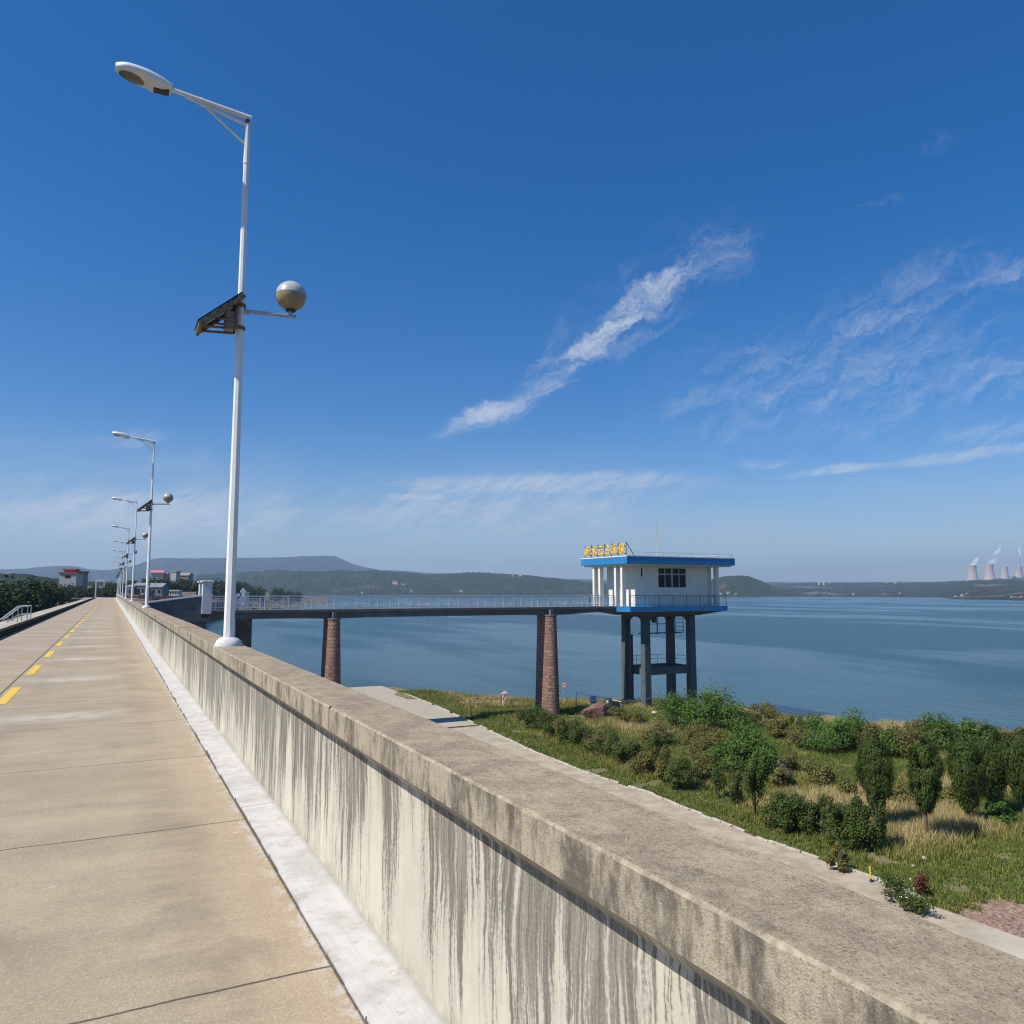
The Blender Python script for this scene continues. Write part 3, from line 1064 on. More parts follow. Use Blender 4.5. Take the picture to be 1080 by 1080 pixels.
railing(bridge, bl((7.4, BY0 + 0.08, DZ)), bl((TOW_X - 0.2, BY0 + 0.08, DZ)), 1.12, 1.95, bal=0.13, thick=0.032)
railing(bridge, bl((7.4, BY1 - 0.08, DZ)), bl((TOW_X - 0.2, BY1 - 0.08, DZ)), 1.12, 1.95, bal=0.13, thick=0.032)
# wing walls ramping up from the dam
for yb, nm in ((BY0 - 0.12, 0), (BY1, 1)):
    w = MB()
    w.prism([(0.05, -1.25), (5.0, -0.85), (5.0, 1.28), (3.0, 1.02), (0.05, 0.60)], 'y', yb - BY0, yb + 0.22 - BY0)
    wo = w.build('wing_wall', 'deck_concrete', bridge)
    cpm = MB()
    cpm.prism([(0.0, 0.605), (3.0, 1.025), (5.0, 1.285), (5.0, 1.40), (3.0, 1.12), (0.0, 0.70)], 'y', yb - 0.05 - BY0, yb + 0.27 - BY0)
    cpm.build('wing_coping', 'white_paint', wo)
    g = MB().box((5.0, yb - 0.15 - BY0, -0.1), (5.72, yb + 0.45 - BY0, 2.36))
    go = g.build('gate_pillar', 'pillar_white', bridge, bevel=0.02)
    MB().box((4.88, yb - 0.27 - BY0, 2.36), (5.84, yb + 0.57 - BY0, 2.52)).build('pillar_cap', 'pillar_white', go, bevel=0.03)
# approach slab
ap = MB()
ap.prism([(0.05, -1.0), (5.2, -0.7), (5.2, DZ - 0.01), (0.05, -0.02)], 'y', 0.13, BY1 - BY0 - 0.02)
ap.build('approach_slab', 'deck_concrete', bridge)


def capsule_ring(xc, y0, y1, r, z, n=10):
    pts = []
    for i in range(n + 1):
        a = PI + PI * i / n
        pts.append((xc + r * math.cos(a), y0 + r * math.sin(a), z))
    for i in range(n + 1):
        a = PI * i / n
        pts.append((xc + r * math.cos(a), y1 + r * math.sin(a), z))
    return pts


for xc, r0, r1, zb, rect in ((38.0, 0.76, 0.48, -11.2, 0), (16.9, 0.72, 0.46, -9.5, 0), (6.0, 0.6, 0.6, -4.5, 1)):
    rings = []
    ztop = -0.70
    if rect:
        pm = MB().box((xc - 0.75 - 1.4, -0.2, zb), (xc + 0.75 - 1.4, BY1 - BY0 + 0.1, -0.72))
        po = pm.build('pier', 'deck_concrete', bridge)
        MB().box((xc - 0.95 - 1.4, -0.35, -0.72), (xc + 0.95 - 1.4, BY1 - BY0 + 0.25, -0.46)).build('pier_cap', 'deck_concrete', po)
        continue
    K = 12
    for k in range(K + 1):
        tt = k / K
        z = zb + (ztop - zb) * tt
        r = r0 + (r1 - r0) * (tt ** 0.9)
        rings.append(capsule_ring(xc - 1.4, -0.30 - 0.10 * (1 - tt), 1.55, r, z))
    m_ = len(rings[0])
    vs = [v for rg in rings for v in rg]
    fs = [(k * m_ + q, k * m_ + (q + 1) % m_, (k + 1) * m_ + (q + 1) % m_, (k + 1) * m_ + q) for k in range(K) for q in range(m_)]
    fs += [tuple(range(m_ - 1, -1, -1)), tuple(range(K * m_, K * m_ + m_))]
    po = MB().add(vs, fs).build('pier', 'pier_brick', bridge, smooth=True)
    cr = MB()
    r_a = capsule_ring(xc - 1.4, -0.30, 1.55, r1 + 0.06, ztop)
    r_b = capsule_ring(xc - 1.4, -0.30, 1.55, r1 + 0.06, ztop + 0.13)
    cr.add(r_a + r_b, [(q, (q + 1) % m_, (q + 1) % m_ + m_, q + m_) for q in range(m_)] + [tuple(range(m_ - 1, -1, -1)), tuple(range(m_, 2 * m_))])
    cr.build('pier_cap', 'deck_concrete', po)
    MB().box((xc - 0.16 - 1.4, -0.42, ztop + 0.13), (xc + 0.16 - 1.4, -0.06, DZ - 0.24)).build('pier_post', 'deck_concrete', po)

# white gate hoist stand behind the railing
hx = on_y(256, 630, 69.3)
hoist = thing('gate_hoist', 'small white hoist stand with round wheels beside the far railing of the bridge', 'hoist', (hx.x, 69.3, 0.0))
MB().box((-0.55, -0.5, -3.0), (0.75, 0.5, -0.02)).build('hoist_base', 'deck_concrete', hoist)
MB().box((0.05, -0.2, -0.02), (0.5, 0.3, 1.55)).build('cabinet', 'pillar_white', hoist, bevel=0.03)
MB().box((0.0, -0.27, 1.55), (0.56, 0.37, 1.62)).build('cabinet_roof', 'pillar_white', hoist)
mb = MB()
mb.tube((-0.05, -0.45, -0.02), (-0.05, -0.45, 1.95), 0.06, 0.05, 10)
mb.build('screw_column', 'white_metal', hoist)
for zz, r_ in ((1.65, 0.22), (1.05, 0.28), (0.45, 0.16), (0.15, 0.2)):
    MB().tube((-0.05, -0.62, zz), (-0.05, -0.50, zz), r_, r_, 18).build('hand_wheel', 'white_metal', hoist)
for zz in (1.35, 0.75):
    MB().tube((-0.42, -0.62, zz), (-0.42, -0.50, zz), 0.15, 0.15, 14).build('hand_wheel', 'white_metal', hoist)

# ------------------------------------------------------------------ intake tower
TX, TY = 51.9, 67.2
tower = thing('intake_tower', 'blue and white control house on four concrete legs at the end of the footbridge', 'tower', (TX, TY, -11.0))


def tl(v):
    return (v[0] - TX, v[1] - TY, v[2] + 11.0)


def tbox(lo, hi):
    return MB().box(tl(lo), tl(hi))


legs = [(49.0, 65.5), (54.9, 65.5), (49.0, 68.9), (54.9, 68.9)]
for lx, ly in legs:
    w0, w1 = 0.40, 0.34
    vs = []
    for z, w in ((-13.5, w0), (-1.2, w1), (-0.36, w1)):
        for sx, sy in ((-1, -1), (1, -1), (1, 1), (-1, 1)):
            vs.append(tl((lx + sx * w, ly + sy * w, z)))
    fs = [(3, 2, 1, 0), (8, 9, 10, 11)]
    for k in range(2):
        for q in range(4):
            fs.append((k * 4 + q, k * 4 + (q + 1) % 4, (k + 1) * 4 + (q + 1) % 4, (k + 1) * 4 + q))
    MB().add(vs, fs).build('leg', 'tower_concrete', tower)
# ring beams at mid height
for a, b in ((0, 1), (2, 3), (0, 2), (1, 3)):
    (xa, ya_), (xb, yb_) = legs[a], legs[b]
    if ya_ == yb_:
        tbox((xa + 0.36, ya_ - 0.2, -6.85), (xb - 0.36, ya_ + 0.2, -6.1)).build('ring_beam', 'tower_concrete', tower)
    else:
        tbox((xa - 0.2, ya_ + 0.36, -6.85), (xa + 0.2, yb_ - 0.36, -6.1)).build('ring_beam', 'tower_concrete', tower)


def arch_poly(a0, a1, n=8):
    """beam with rounded haunches at both ends"""
    zt, zb = -0.36, -0.95
    pts = [(a0, zt), (a0, -1.75)]
    r = 0.8
    for i in range(1, n):
        th = PI / 2 * i / n
        pts.append((a0 + r * (1 - math.cos(th)), -1.75 + r * math.sin(th)))
    pts.append((a0 + r, zb))
    pts.append((a1 - r, zb))
    for i in range(1, n):
        th = PI / 2 * (1 - i / n)
        pts.append((a1 - r * (1 - math.cos(th)), -1.75 + r * math.sin(th)))
    pts += [(a1, -1.75), (a1, zt)]
    return pts


for a, b in ((0, 1), (2, 3), (0, 2), (1, 3)):
    (xa, ya_), (xb, yb_) = legs[a], legs[b]
    if ya_ == yb_:
        xm = (xa + xb) / 2
        poly = [(x - TX, z + 11.0) for x, z in arch_poly(xa + 0.33, xb - 0.33)]
        MB().prism(poly, 'y', ya_ - 0.25 - TY, ya_ + 0.25 - TY).build('head_beam', 'tower_concrete', tower)
    else:
        poly = [(y - TY, z + 11.0) for y, z in arch_poly(ya_ + 0.33, yb_ - 0.33)]
        MB().prism(poly, 'x', xa - 0.25 - TX, xa + 0.25 - TX).build('head_beam', 'tower_concrete', tower)
# platform slab: blue edge on a dark soffit
SX0, SX1, SY0, SY1 = 45.8, 58.4, 63.6, 71.2
tbox((SX0, SY0, -0.36), (SX1, SY1, DZ - 0.002)).build('platform_slab', 'blue_paint', tower)
mb = MB()
vs = [tl(v) for v in ((SX0 + 0.1, SY0 + 0.1, -0.36), (SX1 - 0.1, SY0 + 0.1, -0.36), (SX1 - 0.1, SY1 - 0.1, -0.36), (SX0 + 0.1, SY1 - 0.1, -0.36),
                      (SX0 + 2.6, SY0 + 1.2, -0.82), (SX1 - 2.9, SY0 + 1.2, -0.82), (SX1 - 2.9, SY1 - 1.2, -0.82), (SX0 + 2.6, SY1 - 1.2, -0.82))]
mb.add(vs, [(4, 5, 6, 7), (0, 1, 5, 4), (1, 2, 6, 5), (2, 3, 7, 6), (3, 0, 4, 7)])
mb.build('soffit', 'deck_concrete', tower)
# walls with window openings
BX0, BX1, BYA, BYB = 47.6, 57.0, 65.0, 70.3
ZW1 = 4.44
holes = [(50.4, 54.1, 2.05, 4.12), (48.2, 48.42, 3.2, 4.02)]


def wall_front(x0, x1, z0, z1, y, holes, depth=0.2):
    xs_ = sorted({x0, x1} | {h[0] for h in holes} | {h[1] for h in holes})
    zs_ = sorted({z0, z1} | {h[2] for h in holes} | {h[3] for h in holes})
    m_ = MB()
    for i in range(len(xs_) - 1):
        for j in range(len(zs_) - 1):
            cx, cz = (xs_[i] + xs_[i + 1]) / 2, (zs_[j] + zs_[j + 1]) / 2
            if any(h[0] < cx < h[1] and h[2] < cz < h[3] for h in holes):
                continue
            m_.add([tl((xs_[i], y, zs_[j])), tl((xs_[i + 1], y, zs_[j])), tl((xs_[i + 1], y, zs_[j + 1])), tl((xs_[i], y, zs_[j + 1]))], [(0, 1, 2, 3)])
    for h in holes:
        a, b, c, d = h
        q = [(a, c), (b, c), (b, d), (a, d)]
        for k in range(4):
            p0, p1 = q[k], q[(k + 1) % 4]
            m_.add([tl((p0[0], y, p0[1])), tl((p1[0], y, p1[1])), tl((p1[0], y + depth, p1[1])), tl((p0[0], y + depth, p0[1]))], [(0, 1, 2, 3)])
    return m_


wm = wall_front(BX0, BX1, DZ, ZW1, BYA, holes)
wm.add([tl((BX0, BYA, DZ)), tl((BX0, BYB, DZ)), tl((BX0, BYB, ZW1)), tl((BX0, BYA, ZW1))], [(0, 1, 2, 3)])
wm.add([tl((BX1, BYA, DZ)), tl((BX1, BYB, DZ)), tl((BX1, BYB, ZW1)), tl((BX1, BYA, ZW1))], [(0, 1, 2, 3)])
wm.add([tl((BX0, BYB, DZ)), tl((BX1, BYB, DZ)), tl((BX1, BYB, ZW1)), tl((BX0, BYB, ZW1))], [(0, 1, 2, 3)])
wm.build('wall', 'white_wall', tower)
# big window
wx0, wx1, wz0, wz1 = holes[0]
win = MB()
fy = BYA + 0.08
t_ = 0.06
win.box(tl((wx0, fy, wz0)), tl((wx1, fy + 0.06, wz0 + t_)))
win.box(tl((wx0, fy, wz1 - t_)), tl((wx1, fy + 0.06, wz1)))
zt = 3.46
for i in range(5):
    xm = wx0 + (wx1 - wx0) * i / 4
    a, b = (xm, xm + t_) if i == 0 else ((xm - t_, xm) if i == 4 else (xm - t_ / 2 - (0.04 if i == 2 else 0.01), xm + t_ / 2 + (0.04 if i == 2 else 0.01)))
    win.box(tl((a, fy + 0.002, wz0 + t_)), tl((b, fy + 0.058, wz1 - t_)))
win.box(tl((wx0 + t_, fy - 0.01, zt - 0.05)), tl((wx1 - t_, fy + 0.05, zt + 0.05)))
wo = win.build('window_frame', 'frame_pale', tower)
tbox((wx0 + 0.01, fy + 0.03, wz0 + 0.01), (wx1 - 0.01, fy + 0.045, wz1 - 0.01)).build('window_pane', 'glass_dark', wo)
sx0, sx1, sz0, sz1 = holes[1]
so = MB().box(tl((sx0, BYA + 0.12, sz0)), tl((sx1, BYA + 0.18, sz1))).build('slot_window', 'glass_dark', tower)
# door on the bridge side
dm_ = tbox((BX0 - 0.05, 67.2, DZ), (BX0 + 0.02, 68.6, 2.45)).build('door', 'frame_pale', tower)
# columns of the two open porches
for cx, ys_ in ((45.72, (64.8, 65.9, 68.8, 69.9)), (57.65, (64.5, 65.7, 68.8, 69.9))):
    for cy in ys_:
        tbox((cx, cy - 0.0, DZ), (cx + 0.45, cy + 0.34, ZW1 - 0.01)).build('column', 'white_wall', tower)
# roof slab with blue fascia and white top
RX0, RX1, RY0, RY1 = 45.4, 59.5, 63.5, 72.0
ro = tbox((RX0, RY0, 4.44), (RX1, RY1, 5.15)).build('roof', 'blue_paint', tower)
tbox((RX0 + 0.25, RY0 + 0.25, 4.30), (RX1 - 0.25, RY1 - 0.25, 4.438)).build('ceiling_panel', 'white_wall', ro)
tbox((RX0 - 0.02, RY0 - 0.02, 5.15), (RX1 + 0.02, RY1 + 0.02, 5.24)).build('roof_edge', 'white_wall', ro)
# roof pipe rail
pr = MB()
zr = 5.62
for (xa, ya_, xb, yb_) in ((RX0 + 1.1, RY0 + 0.25, RX1 - 0.2, RY0 + 0.25), (RX1 - 0.2, RY0 + 0.25, RX1 - 0.2, RY1 - 0.3), (RX0 + 1.1, RY1 - 0.3, RX1 - 0.2, RY1 - 0.3)):
    pr.tube(tl((xa, ya_, zr)), tl((xb, yb_, zr)), 0.028, 0.028, 6)
    n = 7
    for i in range(n + 1):
        x, y = xa + (xb - xa) * i / n, ya_ + (yb_ - ya_) * i / n
        pr.tube(tl((x, y, 5.23)), tl((x, y, zr)), 0.02, 0.02, 6)
pr.build('roof_rail', 'grey_metal', ro)
ant = on_y(692, 546, 67.0)
MB().tube(tl((ant.x, 67.0, 5.2)), tl((ant.x, 67.0, ant.z)), 0.045, 0.022, 8).build('antenna', 'grey_metal', tower)
# platform railing
for p0, p1 in (((SX0 + 0.1, SY0 + 0.1, DZ), (SX1 - 0.1, SY0 + 0.1, DZ)), ((SX1 - 0.1, SY0 + 0.1, DZ), (SX1 - 0.1, SY1 - 0.1, DZ)), ((SX0 + 0.1, SY1 - 0.1, DZ), (SX1 - 0.1, SY1 - 0.1, DZ)), ((SX0 + 0.1, BY1 + 0.05, DZ), (SX0 + 0.1, SY1 - 0.1, DZ))):
    railing(tower, tl(p0), tl(p1), 1.12, 1.75, bal=0.44, thick=0.024, mat='dark_metal' if p0[1] == SY0 + 0.1 else 'rail_paint')
# black pipe, hanging work frame and ladder, walkway rail on the ring beam
pxp = on_y(666, 700, 67.4)
pipe = MB()
pipe.tube(tl((pxp.x, 67.4, -13.0)), tl((pxp.x, 67.4, on_y(666, 669, 67.4).z)), 0.20, 0.20, 14)
po = pipe.build('pipe', 'dark_metal', tower, smooth=True)
fr_ = MB()
za, zb_ = -1.0, -2.7
for x in (50.6, 51.6, 52.9):
    fr_.bar(tl((x, 66.9, za)), tl((x, 66.9, zb_ - 0.15)), 0.09, 0.09)
fr_.bar(tl((49.2, 66.9, zb_)), tl((54.8, 66.9, zb_)), 0.14, 0.12)
fr_.bar(tl((49.9, 66.9, -1.75)), tl((52.9, 66.9, -1.75)), 0.07, 0.07)
fr_.box(tl((49.7, 66.6, -1.9)), tl((50.3, 67.2, -1.2)))
fr_.box(tl((51.0, 66.7, -1.6)), tl((51.35, 67.1, -1.0)))
fr_.build('hoist_frame', 'dark_metal', tower)
ld = MB()
for x in (53.2, 54.25):
    ld.bar(tl((x, 65.9, -0.9)), tl((x, 65.9, -2.75)), 0.05, 0.05)
for i in range(4):
    z = -1.2 - 0.42 * i
    ld.bar(tl((53.2, 65.9, z)), tl((54.25, 65.9, z)), 0.035, 0.035)
ld.build('ladder', 'dark_metal', tower)
rr = MB()
for z in (-5.55, -5.15):
    rr.tube(tl((49.4, 69.0, z)), tl((54.6, 69.0, z)), 0.02, 0.02, 6)
    rr.tube(tl((54.9, 65.9, z)), tl((54.9, 68.5, z)), 0.02, 0.02, 6)
for x in (50.4, 51.8, 53.2, 54.4):
    rr.tube(tl((x, 69.0, -6.1)), tl((x, 69.0, -5.15)), 0.02, 0.02, 6)
rr.build('beam_rail', 'dark_metal', tower)
# roof sign: six yellow characters on a steel frame over the bridge side
sf = MB()
n = 7
sy0, sy1 = 63.95, 71.57
for i in range(n):
    y = sy0 + (sy1 - sy0) * i / (n - 1)
    sf.bar(tl((RX0 + 0.25, y, 5.22)), tl((RX0 + 0.25, y, 6.6)), 0.05, 0.05)
    sf.bar(tl((RX0 + 1.25, y, 5.22)), tl((RX0 + 0.27, y, 6.55)), 0.05, 0.05)
for z in (5.5, 6.2):
    sf.bar(tl((RX0 + 0.25, sy0, z)), tl((RX0 + 0.25, sy1, z)), 0.04, 0.04)
sfo = sf.build('sign_frame', 'dark_metal', tower)
CHARS = '新水云占库保'
for i, ch in enumerate(CHARS):
    cu = bpy.data.curves.new('sign_character', 'FONT')
    cu.body = ch
    cu.size = 1.12
    cu.extrude = 0.05
    cu.offset = 0.018
    cu.align_x = 'CENTER'
    tmp = bpy.data.objects.new('sign_character', cu)
    COL.objects.link(tmp)
    dg = bpy.context.evaluated_depsgraph_get()
    me = bpy.data.meshes.new_from_object(tmp.evaluated_get(dg))
    bpy.data.objects.remove(tmp)
    me.materials.clear()
    me.materials.append(M['sign_yellow'])
    me.name = 'sign_character'
    o = bpy.data.objects.new('sign_character', me)
    COL.objects.link(o)
    o.parent = tower
    y = 70.95 - i * 1.27
    o.location = tl((RX0 + 0.17, y, 5.55))
    o.rotation_euler = (R(90), 0, R(-90))
    o['label'] = 'yellow metal character of the roof sign'

# ------------------------------------------------------------------ land on the reservoir side
WATER_Z = -12.35
TZ = -10.15
shore_px = [(396, 732), (428, 731), (455, 734), (480, 738.5), (505, 742), (530, 745), (560, 748), (610, 748.5), (650, 751), (700, 753),
            (750, 755), (790, 758), (830, 765), (870, 770), (930, 777), (1000, 783), (1080, 790), (1180, 800)]
shore = [on_z(px, py, WATER_Z) for px, py in shore_px]
shore_xy = np.array([(v.x, v.y) for v in shore])
poly_xy = np.vstack([[(20.0, shore_xy[0, 1] - 1.5)], shore_xy, [(110, -45)], [(20, -45)]])


def sdist(px, py):
    """distance to the shoreline, positive on land"""
    best = np.full(px.shape, 1e9)
    for i in range(len(shore_xy) + 1):
        a, b = poly_xy[i], poly_xy[i + 1]
        ab = b - a
        t = np.clip(((px - a[0]) * ab[0] + (py - a[1]) * ab[1]) / (ab @ ab), 0, 1)
        best = np.minimum(best, np.hypot(px - a[0] - t * ab[0], py - a[1] - t * ab[1]))
    inside = np.zeros(px.shape, bool)
    n = len(poly_xy)
    j = n - 1
    for i in range(n):
        xi, yi = poly_xy[i]
        xj, yj = poly_xy[j]
        c = ((yi > py) != (yj > py)) & (px < (xj - xi) * (py - yi) / (yj - yi + 1e-12) + xi)
        inside ^= c
        j = i
    return np.where(inside, best, -best)


def terrace_z(x, y):
    x = np.asarray(x, float)
    y = np.asarray(y, float)
    d = sdist(x, y)
    t = np.clip(d / 9.0, 0, 1)
    t = t * t * (3 - 2 * t)
    z = (WATER_Z - 0.1) + (TZ - WATER_Z + 0.1) * t
    und = (fbm(x * 0.18, y * 0.18, 3, 4) - 0.5) * 0.5 * np.clip((x - 28.5) / 2, 0, 1) * t
    return np.where(d < 0, WATER_Z - 0.1 + d * 0.25, z + und)


gx = np.concatenate([np.arange(20, 62, 0.7), np.arange(62, 115, 1.6)])
gy = np.concatenate([np.arange(-45, 6, 2.0), np.arange(6, 96, 0.7)])
X, Y = np.meshgrid(gx, gy, indexing='ij')
Z = np.maximum(terrace_z(X, Y), -17.5)
struct(grid('bank', np.stack([X, Y, Z], -1), 'soil'))


def ground_at(px, py):
    z = TZ
    for _ in range(8):
        v = on_z(px, py, z)
        z = float(terrace_z(np.array([v.x]), np.array([v.y]))[0])
    return Vector((v.x, v.y, z))


# upstream face of the dam
sec = np.array([(1.386, -0.9), (1.386, -1.0), (6, -3.0), (14, -6.25), (24, -10.28), (34, -14.4), (40, -17)])
ys = np.linspace(-45, DAM1 + 4, 60)
P = np.zeros((len(sec), len(ys), 3))
P[..., 0] = sec[:, 0][:, None]
P[..., 2] = sec[:, 1][:, None]
P[..., 1] = ys[None, :]
struct(grid('embankment', P, 'slope_stone', smooth=False))

# toe path and its kerb
kerb_px = [(428, 732), (460, 746), (503, 765), (560, 793), (620, 817), (681, 836.5), (719, 853), (771, 873), (811, 890), (849, 902.5), (873, 911), (897, 919), (944, 936.5), (980, 957)]
kp = [ground_at(px, py) for px, py in kerb_px]
kx = np.array([v.x for v in kp])[::-1]
ky = np.array([v.y for v in kp])[::-1]


def kerb_x(y):
    return np.interp(y, ky, kx)


gap_y = ground_at(490, 767).y
for (ya, yb) in ((-40, gap_y - 0.35), (gap_y + 0.35, shore_xy[0, 1] + 0.5)):
    ys = np.linspace(ya, yb, 70)
    us = np.linspace(0, 1, 5)
    xr = np.where(ys < ky[0], kx[0] + (ky[0] - ys) * 0.035 + 0.15, kerb_x(ys) - 0.02)
    Xp = 21 + (xr[None, :] - 21) * us[:, None]
    Yp = np.repeat(ys[None, :], 5, 0)
    Zp = terrace_z(np.full_like(Xp, 24.5), Yp) + 0.06
    Zp = np.where(Yp > shore_xy[0, 1] - 9, np.maximum(Zp, WATER_Z + 0.3), Zp)
    struct(grid('path', np.stack([Xp, Yp, Zp], -1), 'path'))
mb = MB()
mb.box((21, gap_y - 0.36, TZ - 0.5), (float(kerb_x(gap_y)) + 0.4, gap_y + 0.36, TZ - 0.35))
struct(mb.build('channel', 'dark_metal'))

mb = MB()
y = ky[0] + 0.2
r4 = random.Random(5)
while y < ky[-1] - 0.4:
    L = r4.uniform(0.7, 1.0)
    skip = (abs(y - gap_y) < 0.8) or (r4.random() < 0.10 and y > 24)
    if not skip:
        a = Vector((float(kerb_x(y)), y, 0))
        b = Vector((float(kerb_x(y + L)), y + L - 0.03, 0))
        z = float(terrace_z(np.array([24.5]), np.array([y]))[0])
        h = z + 0.13 + r4.uniform(-0.03, 0.02)
        o = r4.uniform(-0.03, 0.03)
        mb.bar(a + Vector((0.06 + o, 0, h - 0.14)), b + Vector((0.06 + o + r4.uniform(-0.02, 0.02), 0, h - 0.14)), 0.15, 0.30)
    y += L
struct(mb.build('kerb', 'kerb', bevel=0.015))
mb = MB()
sk = [(428, 731.5), (446, 731.5), (462, 733.5), (476, 736.5), (492, 740)]
sp_ = [on_z(px, py, WATER_Z + 0.6) for px, py in sk]
for a, b in zip(sp_[:-1], sp_[1:]):
    mb.bar(a, b, 0.35, 0.7)
struct(mb.build('kerb', 'kerb', bevel=0.03))

# ------------------------------------------------------------------ plants
def cards(Pt, N, w, h, rng, along=None, tri=False):
    """leaf quads at points Pt with normals N; w,h arrays"""
    n = len(Pt)
    N = N / (np.linalg.norm(N, axis=1, keepdims=True) + 1e-9)
    if along is None:
        along = rng.normal(size=(n, 3))
    T = np.cross(N, along)
    T /= np.linalg.norm(T, axis=1, keepdims=True) + 1e-9
    B = np.cross(T, N)
    w = np.broadcast_to(w, (n,))[:, None]
    h = np.broadcast_to(h, (n,))[:, None]
    V = np.stack([Pt - B * h * 0.5, Pt + T * w * 0.5, Pt + B * h * 0.5, Pt - T * w * 0.5], 1).reshape(-1, 3)
    Fc = np.arange(n * 4).reshape(n, 4)
    return V, Fc


def rand_dirs(n, rng):
    v = rng.normal(size=(n, 3))
    return v / np.linalg.norm(v, axis=1, keepdims=True)


def crown_juniper(seed, n=9000, H=3.4, Rm=0.95):
    rng = np.random.RandomState(seed)
    K = 95
    tk_ = (np.arange(K) + rng.rand(K)) / K
    ak = rng.rand(K) * 2 * PI

    def prof(t):
        return np.where(t < 0.58, 0.34 + 0.66 * np.sin(PI / 2 * np.clip(t / 0.58, 0, 1)) ** 1.3, np.cos(PI / 2 * np.clip((t - 0.58) / 0.44, 0, 1)) ** 0.75)
    rk = Rm * prof(tk_) * (0.50 + 0.40 * rng.rand(K))
    cen = np.stack([rk * np.cos(ak), rk * np.sin(ak), tk_ * H * 0.94], 1)
    k = rng.randint(0, K, n)
    size = (0.16 + 0.22 * rng.rand(K))[k] * Rm * (0.55 + 0.6 * prof(tk_)[k])
    d = rand_dirs(n, rng)
    rad = rng.rand(n) ** 0.45
    Pt = cen[k] + d * (size * rad)[:, None] * np.array([1, 1, 1.75])
    # loose sprays that leave the outline
    sp = rng.rand(n) < 0.06
    Pt[sp] += np.stack([np.cos(ak[k[sp]]) * 0.16, np.sin(ak[k[sp]]) * 0.16, 0.22 + 0 * ak[k[sp]]], 1) * rng.rand(sp.sum(), 1)
    out = np.stack([np.cos(ak), np.sin(ak), 0.4 + 0 * ak], 1)[k]
    Nn = out + d * 0.8 + rng.normal(size=(n, 3)) * 0.3
    al = out * 0.4 + np.array([0, 0, 1.0]) + rng.normal(size=(n, 3)) * 0.35
    return cards(Pt, Nn, 0.032 + 0.025 * rng.rand(n), 0.10 + 0.10 * rng.rand(n), rng, al)


def crown_clumps(seed, n, size, clumps, cr=0.35, leaf=(0.07, 0.12), flat=0.0, floor=True):
    """broad-leaved crown: leaf clumps through an ellipsoid of half-axes size"""
    rng = np.random.RandomState(seed)
    c = rand_dirs(clumps, rng) * (rng.rand(clumps, 1) ** 0.4) * (0.62 + 0.34 * rng.rand(clumps, 1))
    if floor:
        c[:, 2] = np.abs(c[:, 2]) * 1.35 - 0.30
        c[:, :2] *= (1.0 - 0.45 * np.clip(c[:, 2:3], 0, 1) ** 1.5) * (0.75 + 0.45 * rng.rand(clumps, 1))
        c[:, 2] *= 0.70 + 0.55 * rng.rand(clumps)
    k = rng.randint(0, clumps, n)
    rr = (0.45 + 0.8 * rng.rand(clumps))[k][:, None] * cr
    d = rand_dirs(n, rng)
    Pt = (c[k] + d * rr * (rng.rand(n, 1) ** 0.35)) * np.array(size)
    tw = rng.rand(n) < 0.10
    Pt[tw] *= 1.0 + 0.32 * rng.rand(tw.sum(), 1)
    Nn = d + np.array([0, 0, 0.6]) + rng.normal(size=(n, 3)) * 0.6
    w = leaf[0] * (0.7 + 0.6 * rng.rand(n))
    h = leaf[1] * (0.7 + 0.6 * rng.rand(n))
    return cards(Pt, Nn, w, h, rng)


def stems(mbuild, n, h, spread, r, seed, limbs=2):
    rg = random.Random(seed)
    for i in range(n):
        a = rg.uniform(0, 2 * PI)
        b = Vector((math.cos(a) * 0.05 * spread, math.sin(a) * 0.05 * spread, -0.15))
        t_ = Vector((math.cos(a) * spread * rg.uniform(0.3, 0.9), math.sin(a) * spread * rg.uniform(0.3, 0.9), h * rg.uniform(0.6, 1.0)))
        mid = b.lerp(t_, 0.5) + Vector((0, 0, h * 0.08))
        mbuild.tube(b, mid, r, r * 0.7, 6)
        mbuild.tube(mid, t_, r * 0.7, r * 0.3, 6)
        for _ in range(limbs):
            q = mid.lerp(t_, rg.uniform(0.1, 0.7))
            mbuild.tube(q, q + Vector((rg.uniform(-1, 1) * spread * 0.5, rg.uniform(-1, 1) * spread * 0.5, h * rg.uniform(0.1, 0.3))), r * 0.4, r * 0.15, 5)
    return mbuild


def px_m(g, npx):
    """size in metres of npx pixels at ground point g"""
    dep = (Vector(g) - EYE).dot(fw)
    return npx * dep / F


